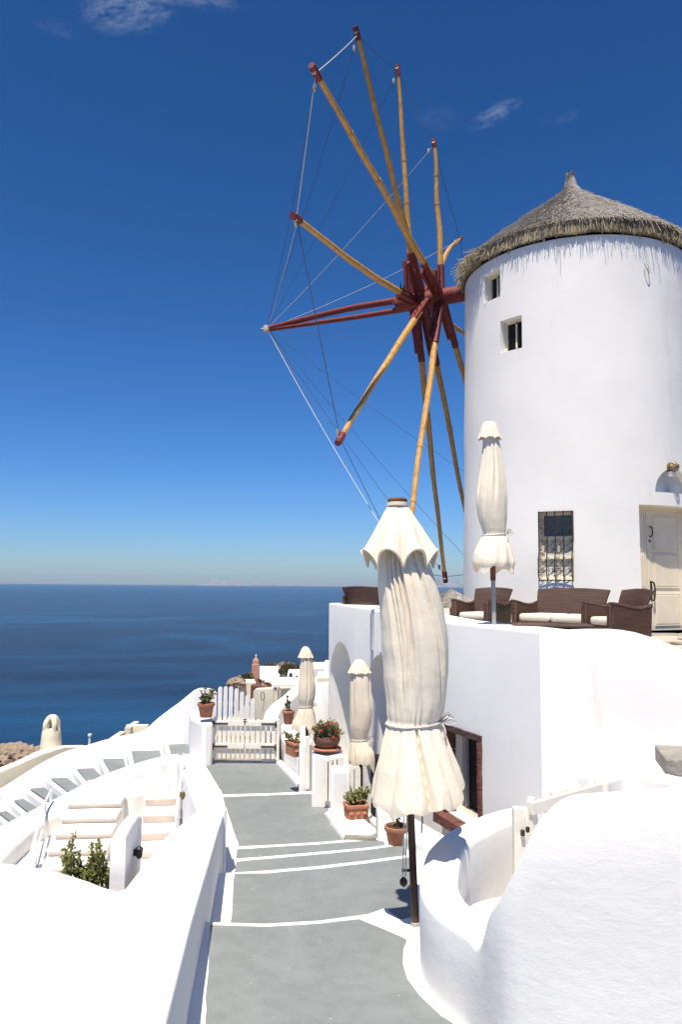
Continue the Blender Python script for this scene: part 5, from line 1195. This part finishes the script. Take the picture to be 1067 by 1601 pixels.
# ================================================================== VILLAGE ON THE RIDGE
def house(label, px0, px1, pyt, pyb, Y, dep, name='house', vault=False, m='white2', skew=0.0):
    a, b = at(px0, pyt, Y), at(px1, pyb, Y); t = thing(name, label, 'building', ((a.x+b.x)/2, Y, b.z-.5)); bm = bmesh.new()
    w = b.x-a.x; zt_, zb_ = a.z, b.z-1.2
    if vault:
        n = 14; f_, k_ = [], []
        prf = [(-dep/2, zb_), (-dep/2, zt_-dep*.28)]+[(-dep/2*cos(pi*i/n), zt_-dep*.28+dep*.28*sin(pi*i/n)) for i in range(1, n)]+[(dep/2, zt_-dep*.28), (dep/2, zb_)]
        for y, z in prf: f_.append(bm.verts.new((a.x, Y+dep/2+y, z))); k_.append(bm.verts.new((b.x, Y+dep/2+y+skew, z)))
        bm.faces.new(f_); bm.faces.new(k_[::-1])
        for i in range(len(prf)): j = (i+1) % len(prf); bm.faces.new((f_[i], k_[i], k_[j], f_[j]))
    else:
        prism(bm, [(a.x, Y, zt_), (b.x, Y+skew, zt_), (b.x, Y+dep+skew, zt_), (a.x, Y+dep, zt_)], zb_)
    obj('wall', bm, m, t, bevel=.06, bseg=2, angle=40); return t
def rect_on(t, name, px0, py0, px1, py1, Y, m, arch=False):
    a, b = at(px0, py0, Y), at(px1, py1, Y); w, h_ = b.x-a.x, a.z-b.z; bm = bmesh.new(); pts = [(a.x, b.z), (b.x, b.z)]
    if arch: pts += [((a.x+b.x)/2+w/2*cos(pi*i/8), a.z-w/2+w/2*sin(pi*i/8)) for i in range(9)]
    else: pts += [(b.x, a.z), (a.x, a.z)]
    f_ = [bm.verts.new((x, Y-.03, z)) for x, z in pts]; k_ = [bm.verts.new((x, Y+.05, z)) for x, z in pts]; bm.faces.new(f_); bm.faces.new(k_[::-1])
    for i in range(len(pts)): j = (i+1) % len(pts); bm.faces.new((f_[i], k_[i], k_[j], f_[j]))
    return obj(name, bm, m, t, smooth=False)
house('long white vaulted chapel on the ridge beside the pink bell tower', 394, 441, 1046, 1072, 46, 3.2, 'chapel', True)
bt_ = at(400, 1050, 45.5); kk = 45.5/F; t = thing('bell_tower', 'small pink bell tower with a white finial on the ridge', 'tower', bt_)
bm = bmesh.new(); box(bm, bt_+Vector((0, 0, -.2)), (11*kk, 11*kk, 1.3)); obj('shaft', bm, 'pink', t, bevel=.03)
bm = bmesh.new(); box(bm, bt_+Vector((0, 0, .5)), (9*kk, 9*kk, .35)); obj('belfry', bm, 'pink', t, bevel=.03)
bm = bmesh.new(); lathe(bm, [(4.2*kk, .66), (3.9*kk, .70), (2.2*kk, .78), (1*kk, .82)], bt_, 14); obj('dome', bm, 'pink', t)
bm = bmesh.new(); lathe(bm, [(.8*kk, .80), (.7*kk, .86), (1.3*kk, .90), (.2*kk, 1.0)], bt_, 10); obj('finial', bm, 'white2', t)
t = house('small white house with a blue arched window on the ridge', 449, 475, 1050, 1068, 43, 2.2, vault=True); rect_on(t, 'window', 452, 1052, 457.5, 1062, 43-.02, 'blue', True); rect_on(t, 'door', 462, 1056, 466.5, 1068, 43-.02, 'leaf_o', True)
house('plain white house at the right end of the ridge', 478, 520, 1045, 1080, 40, 3, skew=.6)
house('low white house roof in front of the ridge', 425, 520, 1068, 1085, 36, 2.4, m='white2')
house('tall white block behind the far parasol', 507, 530, 1038, 1080, 38, 2)
house('sand coloured terrace block behind the far parasol', 495, 530, 1058, 1080, 33, 2, m='cream_wall')
house('cream stepped terrace wall below the chapel', 370, 399, 1066, 1095, 40, 1.2, m='cream_wall')
t = house('dark red stone garden wall below the chapel', 392, 437, 1070.5, 1080, 37, .4, 'garden_wall', m='redstone', skew=-1)
def ridge_bush(label, px, py, Y, rx, rz_, n, m='leaf_o', L=.16, name='shrub'):
    c = at(px, py, Y); t = thing(name, label, 'shrub', c, 'shrubs on the ridge'); bm = bmesh.new(); bush(bm, c, (rx, rx, rz_), n, L, L*.6, .5); f = obj('foliage', bm, m, t); f['kind'] = 'stuff'
    bm = bmesh.new(); tube(bm, [c-Vector((0, 0, rz_*1.2)), c+Vector((0, 0, rz_*.3))], .06, 6); obj('trunk', bm, 'stem', t); return t
ridge_bush('large round olive shrub on the ridge between the chapel and the house', 452, 1050, 46, .78, .62, 1500)
ridge_bush('low olive shrub on the ridge just right of the bell tower', 422, 1043, 50, .5, .3, 450)
ridge_bush('flat olive shrub right of the far parasol head', 497, 1042, 47, .7, .3, 450)
ridge_bush('small olive shrub on the slope left of the bell tower', 387, 1060, 44, .4, .3, 350)
for k, (px, py) in enumerate(((403, 1064), (410, 1067), (417, 1070), (424, 1072.5))):
    c = at(px, py, 38); t = thing('shrub', ['leftmost red flowering plant in the hedge below the chapel', 'second red flowering hedge plant from the left below the chapel', 'third red flowering hedge plant from the left below the chapel', 'rightmost red flowering plant in the hedge below the chapel'][k], 'shrub', c, 'hedge plants below the chapel'); bm = bmesh.new(); bush(bm, c, (.17, .17, .1), 120, .07, .05, .4); f = obj('foliage', bm, 'leaf_o', t); f['kind'] = 'stuff'; flowers(t, [c+rv()*.12+Vector((0, -.1, .05)) for _ in range(5)], .06)
for i, (px, py, Y, s) in enumerate(((370, 1068, 40, .5), (378, 1062, 45, .45), (440, 1044, 52, .5), (447, 1040, 54, .4), (486, 1040, 52, .5))):
    boulder('rock', ['brown rock at the left foot of the ridge', 'brown rock on the slope below the bell tower', 'pale brown rock between the two round shrubs', 'small brown rock on the crest behind the large shrub', 'brown rock on the crest right of the far parasol'][i], at(px, py, Y), (s, s, s*.55), sub=3)
# dark patio furniture seen beside the middle parasol
pc = at(541, 1182, 12.6)
def dark_chair(label, c, a):
    t = thing('patio_chair', label, 'chair', (0, 0, 0), 'dark patio chairs')
    for nm, cc, s in (('seat', (0, 0, .44), (.44, .44, .05)), ('backrest', (0, .2, .75), (.44, .04, .5))):
        bm = bmesh.new(); box(bm, cc, s); obj(nm, bm, 'pole_dark', t, bevel=.01)
    for sx in (-1, 1):
        for sy in (-1, 1): bm = bmesh.new(); box(bm, (sx*.19, sy*.19, .22), (.045, .045, .44)); obj('leg', bm, 'pole_dark', t, smooth=False)
    t.location = c; t.rotation_euler = (0, 0, a)
dark_chair('dark wooden patio chair right behind the flower bowl pillar', (.16, 13.2, -4.2), R(120)); dark_chair('dark wooden patio chair at the foot of the middle parasol', (-.02, 12.6, -4.2), R(60))
t = thing('patio_table', 'dark wooden patio table behind the flower bowl', 'table', (-.12, 13.6, -4.2)); bm = bmesh.new(); box(bm, (-.12, 13.6, -3.3), (.7, .7, .06)); obj('tabletop', bm, 'redstone', t, bevel=.01); bm = bmesh.new(); tube(bm, [(-.12, 13.6, -4.2), (-.12, 13.6, -3.33)], .05, 8); obj('leg', bm, 'iron', t)
# ================================================================== HAZE
HZ = True
if HZ:
    bm = bmesh.new(); box(bm, (0, 27000, 255), (124000, 70000, 690+6)); hz = bpy.data.meshes.new('haze'); bm.to_mesh(hz); bm.free(); ho = bpy.data.objects.new('haze', hz); C.objects.link(ho); ho['kind'] = 'stuff'
    m = bpy.data.materials.new('haze_air'); m.use_nodes = True; n = m.node_tree.nodes; n.remove(n['Principled BSDF']); v = n.new('ShaderNodeVolumePrincipled'); v.inputs['Density'].default_value = 0.75e-5; v.inputs['Color'].default_value = (.60, .77, 1, 1); v.inputs['Anisotropy'].default_value = .2
    m.node_tree.links.new(v.outputs[0], n['Material Output'].inputs['Volume']); hz.materials.append(m)
